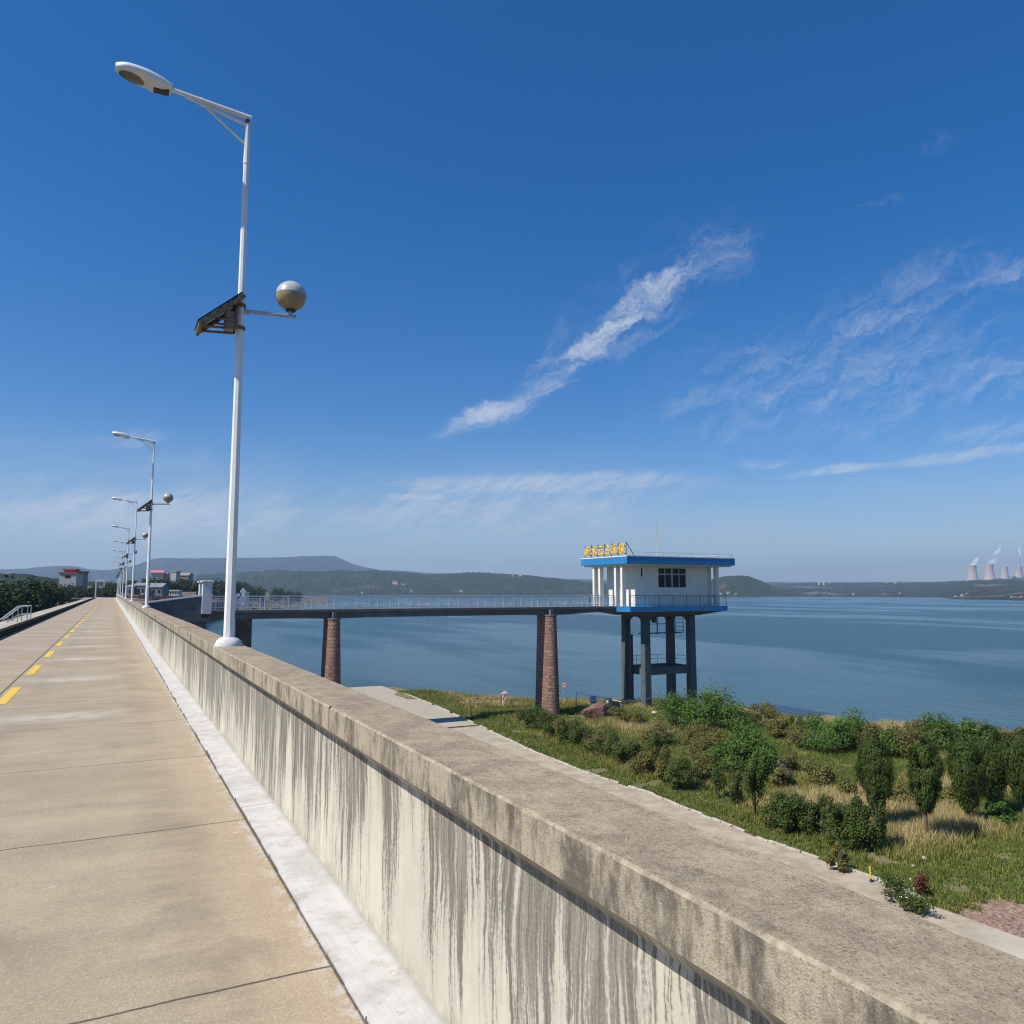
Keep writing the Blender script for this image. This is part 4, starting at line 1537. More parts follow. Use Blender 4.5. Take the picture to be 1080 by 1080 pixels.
# clipped junipers (crown px width, crown top row, crown bottom row)
jun = [
    (926, 874, 42, 775, 848, 'dark teardrop clipped juniper on a trunk, leftmost of the row of five'),
    (979, 890, 37, 783, 852, 'narrow dark clipped juniper on a thin bare trunk, second in the row of five'),
    (1022, 872, 40, 778, 850, 'clipped juniper overlapping a taller one behind it, third in the row of five'),
    (1049, 859, 44, 766, 842, 'tallest bright-topped juniper behind the third one in the row of five'),
    (1080, 866, 46, 776, 838, 'dark clipped juniper cut by the right edge of the picture, last of the row'),
]
for i, (px, py, wpx, yt, yb, lab) in enumerate(jun):
    g = ground_at(px, py)
    dist = math.hypot(g.x, g.y)
    zt, zb_ = z_of(yt, dist, px), z_of(yb, dist, px)
    rad = px_m(g, wpx) / 2
    root = thing('juniper_tree', lab, 'tree', g, 'clipped junipers on the lakeside terrace', rnd.uniform(0, 6))
    H = zt - zb_
    V, Fc = crown_juniper(40 + i, 20000, H, rad * 1.0)
    V = V + np.array([0, 0, zb_ - g.z])
    mesh_np('crown', V, Fc, 'juniper', root)
    tk = MB()
    hb = zb_ - g.z
    tk.tube((0, 0, -0.3), (0.04, 0.02, hb * 0.6), 0.085, 0.07, 8)
    tk.tube((0.04, 0.02, hb * 0.6), (0.0, 0.0, hb + H * 0.6), 0.07, 0.03, 8)
    for k in range(7):
        a = rnd.uniform(0, 6.28)
        z0 = hb + H * rnd.uniform(-0.04, 0.35)
        tk.tube((0, 0, z0), (math.cos(a) * rad * 0.6, math.sin(a) * rad * 0.6, z0 + H * 0.22), 0.028, 0.01, 6)
    tk.build('trunk', 'bark', root, smooth=True)

# shrubs: px, base row, width px, height px, material, n leaves, clumps, leaf size, label
shr = [
    (558, 770, 26, 22, 'bush_dark', 1800, 9, .10, 'dark shrub in front of the foot of the brick pier, at the row end'),
    (580, 778, 34, 26, 'bush_dark', 2400, 12, .10, 'wide dark shrub at the foot of the nearer brick pier'),
    (606, 785, 28, 22, 'bush_dark', 1900, 10, .10, 'low dark shrub third from the brick pier in the shrub row'),
    (631, 795, 30, 24, 'bush_olive', 2000, 10, .10, 'olive shrub fourth from the brick pier in the shrub row'),
    (656, 807, 32, 25, 'bush_dark', 2000, 11, .10, 'dark shrub fifth from the brick pier in the shrub row'),
    (682, 818, 30, 24, 'bush_olive', 2000, 11, .10, 'olive green shrub sixth from the brick pier in the shrub row'),
    (692, 812, 26, 36, 'bush_dark', 2000, 10, .10, 'taller leggy shrub rising behind the row of shrubs by the path'),
    (716, 832, 36, 30, 'bush_dark', 2800, 13, .10, 'very dark shrub at the near end of the row by the path'),
    (714, 768, 54, 34, 'bush_green', 4900, 26, .15, 'left half of the big bright green bush in front of the tower legs'),
    (757, 770, 66, 36, 'bush_green', 4990, 28, .16, 'right half of the big bright green bush in front of the tower legs'),
    (788, 818, 84, 46, 'bush_green', 8500, 40, .13, 'broad spreading bright green bush in the middle of the dry grass'),
    (752, 806, 50, 30, 'bush_olive', 2600, 14, .12, 'low yellowish bush left of the broad green bush in the grass'),
    (797, 862, 26, 62, 'bush_dark', 3000, 14, .09, 'tall narrow dark sapling with pointed top beside the round bush'),
    (777, 850, 18, 28, 'bush_dark', 1200, 7, .09, 'small dark upright shrub left of the tall narrow sapling'),
    (834, 878, 58, 48, 'bush_dark', 6500, 22, .10, 'large rounded dark glossy bush by the path kerb'),
    (862, 878, 24, 40, 'bush_dark', 1800, 9, .09, 'thin feathery dark shrub on a stem right of the large rounded bush'),
    (899, 892, 54, 52, 'bush_dark', 6000, 20, .10, 'round glossy bush with shining leaves below the first juniper'),
    (928, 900, 22, 46, 'bush_dark', 1600, 9, .09, 'straggly upright shrub right of the round glossy bush'),
    (886, 921, 24, 28, 'bush_olive', 1800, 9, .09, 'small spiky green shrub growing over the path kerb'),
    (822, 778, 34, 20, 'bush_olive', 2200, 12, .13, 'brownish green bush on the water edge right of the big bright bush'),
    (842, 781, 20, 24, 'bush_dark', 1400, 8, .12, 'small dark bush on the water edge beside the brownish one'),
    (884, 793, 60, 30, 'bush_green', 4200, 18, .13, 'wide mid green thicket on the water edge left of the first juniper'),
    (918, 794, 46, 26, 'bush_olive', 2600, 14, .13, 'olive thicket on the water edge behind the first juniper'),
    (955, 798, 46, 30, 'bush_olive', 2600, 14, .13, 'olive thicket on the water edge between the first two junipers'),
    (990, 796, 40, 36, 'bush_green', 2800, 14, .14, 'loose leafy tree-like shrub on the water edge behind the second juniper'),
    (1026, 800, 36, 34, 'bush_green', 2400, 12, .14, 'leafy shrub on the water edge behind the third juniper'),
    (1066, 800, 44, 30, 'bush_olive', 2400, 12, .14, 'olive shrub on the water edge behind the last junipers'),
    (1054, 872, 34, 26, 'bush_green', 1900, 10, .12, 'bright green low shrub at the feet of the fourth juniper'),
    (655, 762, 22, 15, 'bush_olive', 1200, 8, .11, 'small yellowish bush below the left tower leg'),
    (674, 765, 22, 14, 'bush_olive', 1100, 8, .11, 'small pale bush below the front tower leg'),
    (893, 846, 30, 22, 'bush_olive', 1600, 9, .11, 'low olive tuft bush left of the first juniper trunk'),
    (836, 812, 26, 16, 'bush_olive', 1200, 8, .11, 'small olive bush growing around the flat rock'),
    (570, 772, 26, 24, 'bush_dark', 1800, 9, .10, 'dark shrub filling the hedge between the pier foot and the next shrub'),
    (593, 781, 26, 24, 'bush_olive', 1700, 9, .10, 'olive shrub filling the hedge just right of the brick pier'),
    (618, 790, 26, 24, 'bush_dark', 1700, 9, .10, 'dark shrub filling the hedge between the third and fourth shrubs'),
    (644, 801, 26, 24, 'bush_dark', 1700, 9, .10, 'dark shrub filling the hedge between the fourth and fifth shrubs'),
    (669, 812, 26, 26, 'bush_dark', 1700, 9, .10, 'dark shrub filling the hedge between the fifth and sixth shrubs'),
    (700, 826, 28, 30, 'bush_olive', 1900, 10, .10, 'olive shrub filling the hedge before its near end'),
    (757, 842, 22, 34, 'bush_dark', 1500, 8, .09, 'lone small dark round-headed sapling left of the tall narrow one'),
    (735, 822, 40, 26, 'bush_olive', 2200, 12, .12, 'yellow green tussock bush behind the near end of the hedge'),
    (850, 790, 40, 20, 'bush_olive', 2000, 11, .13, 'low olive thicket on the water edge between the brownish bush and the wide thicket'),
    (940, 800, 44, 26, 'bush_green', 2200, 12, .13, 'mid green thicket on the water edge just right of the first juniper'),
    (865, 830, 40, 20, 'bush_olive', 1800, 10, .12, 'low yellowish bush in the dry grass right of the flat rock'),
    (945, 850, 40, 22, 'bush_olive', 1800, 10, .12, 'low yellowish bush between the first two juniper trunks'),
    (1010, 850, 40, 20, 'bush_olive', 1600, 10, .12, 'low yellowish bush between the second and third juniper trunks'),
    (880, 870, 36, 24, 'bush_olive', 1700, 10, .11, 'yellow green bush right behind the large rounded dark bush'),
    (805, 768, 40, 24, 'bush_olive', 2000, 11, .13, 'olive thicket on the water edge touching the right half of the big bright bush'),
    (866, 782, 44, 26, 'bush_green', 2200, 12, .13, 'green thicket on the water edge left of the wide mid green one'),
    (905, 782, 40, 24, 'bush_green', 2000, 11, .13, 'green thicket at the very water edge behind the wide mid green one'),
    (972, 788, 44, 26, 'bush_olive', 2000, 11, .13, 'olive thicket at the very water edge left of the loose leafy shrub'),
    (1008, 790, 40, 26, 'bush_green', 2000, 11, .13, 'green thicket at the very water edge right of the loose leafy shrub'),
    (1046, 792, 44, 26, 'bush_olive', 2000, 11, .13, 'olive thicket at the very water edge behind the tallest juniper'),
    (735, 786, 44, 20, 'bush_olive', 2000, 11, .12, 'low olive scrub in the grass below the big bright bush'),
    (690, 784, 40, 18, 'bush_olive', 1800, 10, .12, 'low olive scrub in the grass left below the big bright bush'),
    (825, 835, 40, 22, 'bush_olive', 1800, 10, .12, 'low olive scrub in the grass above the large rounded dark bush'),
]
for i, (px, py, wpx, hpx, mt, n, cl, lf, lab) in enumerate(shr):
    g = ground_at(px, py)
    w, h = px_m(g, wpx) / 2 * (1.28 if n < 5000 else 1.06), px_m(g, hpx) * (1.38 if n < 5000 else 1.12)
    n = int(n * 1.45)
    nm = 'sapling' if hpx > wpx * 1.6 else 'shrub'
    root = thing(nm, lab, nm, g, None)
    bot = 0.10 if hpx <= wpx * 1.3 else 0.25
    V, Fc = crown_clumps(100 + i, n, (w, w * 0.9, h * 0.55), cl, 0.42 if hpx < wpx else 0.36, (lf * 0.75, lf * 1.15))
    V = V + np.array([0, 0, h * (0.36 + bot * 0.25)])
    V[:, 2] = np.maximum(V[:, 2], -0.05)
    mesh_np('foliage', V, Fc, mt, root)
    stems(MB(), 5 if nm == 'shrub' else 2, h * 0.85, w * 0.6, 0.03 if nm == 'shrub' else 0.045, i).build('stem', 'bark', root)

# plants on the kerb at lower right
for px, py, wpx, hpx, mt, n, lab, fl in ((943, 950, 46, 30, 'bush_dark', 1500, 'low shrub with a few white flowers sprawling over the path kerb', 7),
                                         (972, 966, 44, 26, 'bush_dark', 1400, 'low shrub with a few white flowers nearest the right corner of the path', 5),
                                         (971, 944, 30, 24, 'bush_red', 900, 'reddish leaved shrub behind the white flowered shrubs', 0)):
    g = ground_at(px, py)
    w, h = px_m(g, wpx) / 2, px_m(g, hpx)
    root = thing('flowering_shrub' if fl else 'shrub', lab, 'shrub', g)
    V, Fc = crown_clumps(300 + px, n, (w, w, h * 0.6), 12, 0.40, (0.055, 0.085))
    V = V + np.array([0, 0, h * 0.42])
    V[:, 2] = np.maximum(V[:, 2], 0.0)
    mesh_np('foliage', V, Fc, mt, root)
    stems(MB(), 6, h * 0.8, w * 0.7, 0.016, px).build('stem', 'bark', root)
    if fl:
        rng = np.random.RandomState(px)
        d = rand_dirs(fl, rng)
        d[:, 2] = np.abs(d[:, 2])
        Pt = d * np.array([w, w, h * 0.62]) * 0.95 + np.array([0, 0, h * 0.42])
        V, Fc = cards(np.repeat(Pt, 3, 0) + rng.normal(size=(fl * 3, 3)) * 0.02, rng.normal(size=(fl * 3, 3)), 0.05, 0.05, rng)
        mesh_np('blossom', V, Fc, 'cream_flower', root)

# ------------------------------------------------------------------ grass
rng = np.random.RandomState(21)
NT_ = 62000
uu = rng.rand(NT_ * 6)
# sample in view space so the near lawn is not starved
ang = np.array([heading(p) for p in rng.uniform(415, 1110, NT_ * 6)])
dd = np.sqrt(uu * (100 ** 2 - 22 ** 2) + 22 ** 2)
keep = rng.rand(NT_ * 6) < np.clip(38 / dd, 0.35, 1.0)
gxp, gyp = np.sin(ang) * dd, np.cos(ang) * dd
sd = sdist(gxp, gyp)
dk = gxp - np.where(gyp < ky[0], kx[0] + (ky[0] - gyp) * 0.035 + 0.15, kerb_x(gyp))
dred = on_z(1040, 977, -10.2)
red = ((gxp - dred.x) / 5.0) ** 2 + ((gyp - dred.y + 0.9) / 2.4) ** 2 + (fbm(gxp * 1.5, gyp * 1.5, 31, 3) - 0.5) * 1.4
keep &= (sd > 0.4) & (dk > 0.10 - 0.45 * np.clip(fbm(gxp * 1.1, gyp * 1.1, 91, 3) - 0.5, 0, 1)) & (fbm(gxp * 0.45, gyp * 0.45, 97, 4) < 0.735) & (red > 0.9) & (gyp < 90)
idx = np.where(keep)[0][:NT_]
gxp, gyp, sd, dk = gxp[idx], gyp[idx], sd[idx], dk[idx]
gz = terrace_z(gxp, gyp)
n1 = fbm(gxp * 0.16, gyp * 0.16, 51, 4)
n2 = fbm(gxp * 0.6, gyp * 0.6, 61, 3)
lawn = np.clip((3.4 - dk + (n2 - 0.5) * 4) / 1.6, 0, 1)
low = on_z(985, 925, TZ)
lawn = np.maximum(lawn, np.clip((low.y + 3.0 - gyp + (n2 - 0.5) * 5) / 2.5, 0, 1))
tall = (0.22 + 0.50 * np.clip((n1 - 0.34) * 2.6, 0, 1)) * (0.75 + 0.5 * n2)
hgt = (tall * (1 - lawn) + (0.10 + 0.10 * n2) * lawn) * np.clip(sd / 3, 0.35, 1)
dry = np.clip((n1 - 0.33) * 3.0 + (n2 - 0.5) * 1.8, 0, 1) * (1 - lawn * 0.85)
green = np.array([0.105, 0.145, 0.033])
olive = np.array([0.210, 0.195, 0.055])
straw = np.array([0.40, 0.325, 0.165])
B_ = 6
n = len(gxp)
rep = lambda a: np.repeat(a, B_)
bx, by, bz, bh, bd, blw = rep(gxp), rep(gyp), rep(gz), rep(hgt), rep(dry), rep(lawn)
m_ = n * B_
sp_r = 0.05 + 0.16 * bh
bx = bx + rng.normal(size=m_) * sp_r
by = by + rng.normal(size=m_) * sp_r
bh = bh * (0.5 + 0.75 * rng.rand(m_))
az = rng.rand(m_) * 2 * PI
wd = 0.016 + 0.026 * rng.rand(m_) + 0.014 * blw
lean = bh * (0.15 + 0.5 * rng.rand(m_))
la = rng.rand(m_) * 2 * PI
V = np.zeros((m_, 3, 3))
V[:, 0] = np.stack([bx - np.cos(az) * wd, by - np.sin(az) * wd, bz - 0.05], 1)
V[:, 1] = np.stack([bx + np.cos(az) * wd, by + np.sin(az) * wd, bz - 0.05], 1)
V[:, 2] = np.stack([bx + np.cos(la) * lean, by + np.sin(la) * lean, bz + bh], 1)
q = np.clip(bd + rng.normal(size=m_) * 0.22, 0, 1)[:, None]
c = np.where(q < 0.5, green + (olive - green) * q * 2, olive + (straw - olive) * (q - 0.5) * 2)
c = c * 1.45 * (0.7 + 0.6 * rng.rand(m_, 1))
gr = mesh_np('grass', V.reshape(-1, 3), np.arange(m_ * 3).reshape(-1, 3), 'grass', colours=np.repeat(c, 3, 0))
tag(gr, 'green and straw coloured rough grass covering the lakeside terrace', 'grass', kind='stuff')

# ------------------------------------------------------------------ small things on the terrace
def rock_mesh(seed, size):
    bm = bmesh.new()
    bmesh.ops.create_icosphere(bm, subdivisions=3, radius=1)
    rg = np.random.RandomState(seed)
    pl = [Vector(rand_dirs(1, rg)[0]) for _ in range(12)]
    off = [rg.uniform(0.55, 0.95) for _ in pl]
    for v in bm.verts:
        for p_, o_ in zip(pl, off):
            d = v.co.dot(p_) - o_
            if d > 0:
                v.co -= p_ * d
        v.co += Vector(rg.normal(size=3)) * 0.015
        v.co = Vector((v.co.x * size[0], v.co.y * size[1], v.co.z * size[2]))
    me = bpy.data.meshes.new('rock')
    bm.to_mesh(me)
    bm.free()
    return me


def rock(px, py, wpx, hpx, mt, lab, seed, tilt=0.0, name='boulder'):
    g = ground_at(px, py)
    w, h = px_m(g, wpx) / 2, px_m(g, hpx) / 2
    me = rock_mesh(seed, (w * 1.1, w * 0.8, h * 1.3))
    me.materials.append(M[mt])
    o = bpy.data.objects.new(name, me)
    COL.objects.link(o)
    o.location = g + Vector((0, 0, h * 0.7))
    o.rotation_euler = (0, tilt, -YAW)
    return tag(o, lab, 'rock')


rock(628, 757, 30, 17, 'red_rock', 'big reddish brown boulder near the water left of the tower legs', 5, -0.25)
rock(823, 812, 26, 9, 'rock', 'flat pale rock lying in the dry grass', 8)
for i, (px, py, w, lab) in enumerate(((975, 907, 8, 'larger crumpled white litter scrap on the lawn near the path'), (963, 915, 5, 'small white litter scrap on the lawn nearer the path'), (690, 753, 5, 'white rubble piece at the foot of the front tower leg'))):
    rock(px, py, w, w * 0.6, 'white_paint', lab, 20 + i, name='litter' if i < 2 else 'rubble')
# driftwood heap by the water
for i, (px, py, w, h, mt, lab) in enumerate(((495, 745, 26, 4, 'rock', 'pale stony rubble at the water edge beyond the path'), (512, 741, 20, 5, 'bark', 'dark heap of driftwood at the water edge'))):
    g = ground_at(px, py)
    w_, h_ = px_m(g, w) / 2, px_m(g, h)
    m2 = MB()
    rg = random.Random(i)
    for k in range(16):
        a = Vector((rg.uniform(-w_, w_), rg.uniform(-0.5, 0.5), rg.uniform(0, h_)))
        dd_ = Vector((rg.uniform(-1, 1), rg.uniform(-0.3, 0.3), rg.uniform(-0.1, 0.2))) * 0.9
        m2.tube(a, a + dd_, 0.09, 0.04, 6)
    o = m2.build('driftwood' if mt == 'bark' else 'rubble', mt)
    o.location = g
    o.rotation_euler = (0, 0, -YAW)
    tag(o, lab, 'driftwood' if mt == 'bark' else 'rubble')


def face_cam(o):
    o.rotation_euler = (0, 0, -YAW + 0.05)


# round sign on a pole
g = ground_at(595, 744)
s = thing('round_sign', 'round white and red warning sign on a thin pole by the water', 'sign', g)
zc = z_of(722.5, math.hypot(g.x, g.y), 595) - g.z
rs = px_m(g, 3.1)
MB().tube((0, 0.03, -0.3), (0, 0.03, zc + 0.1), 0.035, 0.035, 8).build('pole', 'grey_metal', s)
d_ = MB().tube((0, -0.02, zc), (0, 0.0, zc), rs, rs, 24).build('disc', 'white_paint', s)
mb = MB()
k = 24
vs, fs = [], []
for i in range(k):
    a = 2 * PI * i / k
    for r_ in (rs * 0.74, rs * 0.96):
        vs.append((r_ * math.cos(a), -0.026, zc + r_ * math.sin(a)))
fs = [(2 * i, 2 * i + 1, (2 * i + 3) % (2 * k), (2 * i + 2) % (2 * k)) for i in range(k)]
mb.add(vs, fs).build('ring', 'red_sign', d_)
mb = MB()
mb.cbox((-0.10 * rs / 0.3, -0.024, zc), (0.08, 0.012, 0.22)).cbox((0.08, -0.024, zc + 0.06), (0.14, 0.012, 0.05)).cbox((0.08, -0.024, zc - 0.06), (0.14, 0.012, 0.05))
mb.build('mark', 'dark_metal', d_)
face_cam(s)
# red and white warning board
g = ground_at(531, 745)
s = thing('warning_board', 'leaning red and white warning board standing on the grass by the water', 'sign', g)
hh = z_of(728.5, math.hypot(g.x, g.y), 531) - g.z
ww = px_m(g, 3.0)
mb = MB()
mb.prism([(-ww * 0.9, 0.1), (ww * 0.5, 0.1), (ww * 0.55, hh * 0.45), (ww * 1.2, hh * 0.92), (ww * 0.3, hh), (-ww, hh * 0.8)], 'y', -0.03, 0.03)
b_ = mb.build('board', 'white_paint', s)
mb = MB()
mb.bar((-ww * 0.95, -0.04, hh * 0.82), (-ww * 0.88, -0.04, 0.1), 0.02, 0.10)
mb.bar((-ww * 0.5, -0.04, hh * 0.74), (ww * 0.75, -0.04, hh * 0.80), 0.02, 0.08)
mb.bar((ww * 0.75, -0.04, hh * 0.80), (-ww * 0.2, -0.04, hh * 0.48), 0.02, 0.10)
mb.bar((-ww * 0.2, -0.04, hh * 0.48), (ww * 0.35, -0.04, hh * 0.30), 0.02, 0.09)
mb.build('stripe', 'red_sign', b_)
MB().tube((0, 0.06, -0.3), (0, 0.06, hh * 0.8), 0.04, 0.04, 8).build('post', 'grey_metal', s)
face_cam(s)
# blue sign beside the boulder
g = ground_at(626, 751)
s = thing('blue_sign', 'small square blue and white sign standing behind the brown boulder', 'sign', g)
zc = z_of(738, math.hypot(g.x, g.y), 626) - g.z
ww = px_m(g, 3.3)
b_ = MB().cbox((0, 0, zc), (ww * 2, 0.04, ww * 2.1)).build('board', 'blue_sign', s)
MB().cbox((0, -0.025, zc + ww * 0.1), (ww * 1.55, 0.012, ww * 1.2)).build('picture', 'white_paint', b_)
mb = MB().bar((-ww * 0.6, -0.036, zc - 0.02), (ww * 0.5, -0.036, zc + 0.06), 0.02, 0.07).bar((-ww * 0.6, -0.036, zc + 0.12), (ww * 0.6, -0.036, zc + 0.12), 0.02, 0.04)
mb.build('mark', 'blue_sign', b_)
MB().tube((0, 0.05, -0.3), (0, 0.05, zc), 0.035, 0.035, 8).build('post', 'grey_metal', s)
face_cam(s)
# dark stone post
g = ground_at(642, 754)
hp = z_of(736, math.hypot(g.x, g.y), 642) - g.z
s = thing('stone_post', 'dark square stone post with a white patch beside the boulder', 'post', g)
MB().box((-0.30, -0.25, -0.3), (0.30, 0.25, hp)).build('post_body', 'dark_metal', s, bevel=0.03)
MB().cbox((-0.16, -0.262, hp * 0.8), (0.2, 0.02, 0.3)).build('patch', 'white_paint', s)
face_cam(s)
# slanting white handrail down to the water
a, b = ground_at(608, 748), ground_at(655, 752)
ra = z_of(730.5, math.hypot(a.x, a.y), 608)
rb_ = z_of(740, math.hypot(b.x, b.y), 655)
s = thing('handrail', 'thin white handrail slanting down behind the boulder to the tower', 'handrail', a)
mb = MB()
mb.tube((0, 0, ra - a.z), Vector((b.x, b.y, rb_)) - a, 0.022, 0.022, 6)
mb.tube(Vector((b.x, b.y, rb_)) - a, Vector((TX - 1.6, TY - 1.8, rb_ - 0.1)) - a, 0.022, 0.022, 6)
mb.build('rail', 'grey_metal', s)
for tt in (0.0, 0.35, 0.7, 1.0):
    p = Vector((0, 0, ra - a.z)).lerp(Vector((b.x, b.y, rb_)) - a, tt)
    gz_ = float(terrace_z(np.array([p.x + a.x]), np.array([p.y + a.y]))[0]) - a.z
    MB().tube((p.x, p.y, min(gz_, p.z) - 0.2), p, 0.025, 0.025, 6).build('rail_post', 'grey_metal', s)
# yellow stake on the kerb
g = ground_at(918.5, 932)
hs = z_of(914, math.hypot(g.x, g.y), 918) - g.z
s = thing('stake', 'yellow marker stake with a dark foot at the path kerb', 'stake', g)
MB().tube((0, 0, hs * 0.3), (0.0, 0, hs), 0.035, 0.03, 8).build('stake_top', 'yellow_paint', s)
MB().tube((0, 0, -0.1), (0, 0, hs * 0.3), 0.05, 0.04, 8).cbox((0.06, 0, 0.08), (0.14, 0.1, 0.1)).build('stake_foot', 'dark_metal', s)

# ------------------------------------------------------------------ water and ground sheets
mb = MB()
BIG = 9800
mb.add([(-BIG, -BIG, -19), (BIG, -BIG, -19), (BIG, BIG, -19), (-BIG, BIG, -19)], [(0, 1, 2, 3)])
struct(mb.build('ground', 'land'))
mb = MB()
mb.add([(8, -2500, WATER_Z), (BIG - 10, -2500, WATER_Z), (BIG - 10, BIG - 10, WATER_Z), (8, BIG - 10, WATER_Z)], [(0, 1, 2, 3)])
struct(mb.build('water', 'water'))

# ------------------------------------------------------------------ land behind the dam (left)
def left_z(x, y):
    a = -x
    z = np.interp(a, [3.4, 6.4, 24, 60, 160, 420, 900], [-0.22, -0.30, -7.5, -9.0, -6.5, 2.0, 8])
    return z + (fbm(x * 0.03, y * 0.03, 71, 4) - 0.5) * 2.0 * np.clip((a - 14) / 20, 0, 1)


gx = -np.concatenate([[3.45, 4.2, 5.2, 6.2], np.arange(7, 40, 2.5), np.arange(40, 200, 8), np.arange(200, 1000, 40)])
gy = np.concatenate([np.arange(-60, 300, 8), np.arange(300, 1300, 40)])
X, Y = np.meshgrid(gx, gy, indexing='ij')
struct(grid('land', np.stack([X, Y, left_z(X, Y)], -1), 'land'))
P = np.zeros((4, 50, 3))
P[..., 0] = np.array([RW0 - 0.3, -4.2, -5.2, -6.1])[:, None]
P[..., 1] = np.linspace(-6, DAM1, 50)[None, :]
P[..., 2] = left_z(P[..., 0], P[..., 1]) + 0.05
struct(grid('path', P, 'shoulder'))

# ------------------------------------------------------------------ land at the far end of the dam
def far_land_z(px, d):
    dn = np.interp(px, [60, 118, 140, 165, 185, 230, 290, 335], [214, 212, 150, 166, 235, 420, 680, 860])
    zt = np.interp(px, [60, 112, 150, 180, 230, 290, 335], [-0.35, -0.35, -0.6, -1.6, -4, -9, -12])
    t = np.clip((d - dn) / (18 + 0.06 * dn), -1, 1.0)
    base = np.where(t < 0, WATER_Z - 0.4 + t * 3, (WATER_Z - 0.4) + (zt - WATER_Z + 0.4) * np.clip(t, 0, 1) ** 0.8)
    return base + np.clip(d - dn - 40, 0, 1e9) * 0.012


pxs = np.concatenate([np.linspace(60, 118, 8), np.linspace(122, 345, 70)])
ds = np.concatenate([np.linspace(130, 330, 60), np.linspace(340, 1300, 60)])
PX, D = np.meshgrid(pxs, ds, indexing='ij')
TH = YAW + np.arctan((PX - 540) / math.sqrt(F * F + 84 * 84))
Zf = far_land_z(PX, D)
# stay under the dam itself
Xf, Yf = np.sin(TH) * D, np.cos(TH) * D
Zf = np.where((Yf < DAM1 + 1) & (Xf < 1.6), -18.0, Zf)
struct(grid('shore', np.stack([Xf, Yf, Zf], -1), 'beach'))
# crest road runs on into the hillside
mb = MB()
mb.box((-6.5, DAM1 + 0.01, -2.0), (6, DAM1 + 60, -0.03))
struct(mb.build('road', 'shoulder'))


# ------------------------------------------------------------------ woods
def tree_proto(seed, n=420, leaf=0.9):
    rng = np.random.RandomState(seed)
    V, Fc = crown_clumps(seed, n, (3.2, 3.2, 4.2), 20, 0.42, (leaf * 0.8, leaf * 1.1), floor=False)
    V = V + np.array([0, 0, 5.2])
    root = thing('wood_tree', 'x', 'tree', (0, 0, 0))
    mesh_np('crown', V, Fc, 'wood_leaf', root)
    tk = MB().tube((0, 0, -1.5), (0.1, 0, 4.5), 0.22, 0.14, 7).tube((0.1, 0, 4.5), (0, 0.1, 8), 0.14, 0.05, 6)
    for k in range(5):
        a = 1.3 * k
        tk.tube((0, 0, 3.2 + 0.4 * k), (math.cos(a) * 1.8, math.sin(a) * 1.8, 5 + 0.5 * k), 0.09, 0.03, 5)
    tk.build('trunk', 'bark', root)
    return root


protos = [tree_proto(500 + i, 760, 0.62 + 0.06 * i) for i in range(4)]
used = [False] * 4
tr = random.Random(9)


def place_tree(x, y, z, h, label, group):
    i = tr.randrange(4)
    if not used[i]:
        o = protos[i]
        used[i] = True
    else:
        o = copy_tree(protos[i])
    s_ = h / 11.0
    o.location = (x, y, z)
    o.scale = (s_ * tr.uniform(1.15, 1.6), s_ * tr.uniform(1.15, 1.6), s_ * tr.uniform(0.92, 1.08))
    o.rotation_euler = (0, 0, tr.uniform(0, 6.28))
    o['label'] = label
    o['group'] = group


LEFT_TOP = [(-60, 606), (0, 609), (20, 608), (45, 608), (60, 610), (75, 613), (90, 612), (105, 611), (121, 612)]
pts = []
tries = 0
while len(pts) < 165 and tries < 9000:
    tries += 1
    px = tr.uniform(-25, 116)
    d = tr.uniform(52, 290) if px < 60 else tr.uniform(90, 300)
    th = heading(px)
    x, y = math.sin(th) * d, math.cos(th) * d
    if x > (-17 if y < 80 else -9.5) or (x > -20 and y > 205):
        continue
    if any((x - a) ** 2 + (y - b) ** 2 < 4.6 ** 2 * (1 if d < 160 else 1.7) for a, b in pts):
        continue
    pts.append((x, y))
    z = float(left_z(np.array([x]), np.array([y]))[0])
    ytop = np.interp(px, [p[0] for p in LEFT_TOP], [p[1] for p in LEFT_TOP])
    ztop = z_of(ytop + tr.uniform(-5, 3.5), d, px)
    h = min(14, max(4.5, ztop - z))
    place_tree(x, y, z - 0.3, h, 'dark green broadleaved tree in the dense wood left of the dam road', 'trees of the wood left of the dam')
FAR_TOP = [(50, 610), (66, 613), (90, 613), (105, 611), (118, 612), (135, 609), (150, 607), (180, 605), (215, 606), (245, 607), (262, 610), (275, 614), (300, 618), (330, 624)]
n_far = 0
while n_far < 125:
    px = tr.uniform(116, 318) if n_far < 85 else tr.uniform(52, 119)
    dn = np.interp(px, [50, 100, 118, 140, 165, 185, 230, 290, 335], [226, 226, 232, 300, 320, 340, 470, 720, 900])
    d = dn + tr.uniform(10, 150)
    z = float(far_land_z(np.array([px]), np.array([d]))[0])
    if px < 119:
        z = -2.0
    ytop = np.interp(px, [p[0] for p in FAR_TOP], [p[1] for p in FAR_TOP])
    ztop = z_of(ytop + tr.uniform(-0.5, 5), d, px)
    h = min(17, max(5.0, ztop - z))
    v = at_dist(px, 600, d)
    place_tree(v.x, v.y, z - 0.4, h, 'dark tree in the wood on the shore beyond the far end of the dam', 'trees of the wood beyond the dam end')
    n_far += 1
for i in range(4):
    if not used[i]:
        for ch in [k for k in bpy.data.objects if k.parent == protos[i]]:
            bpy.data.objects.remove(ch)
        bpy.data.objects.remove(protos[i])

# ------------------------------------------------------------------ hills
HILLS = []


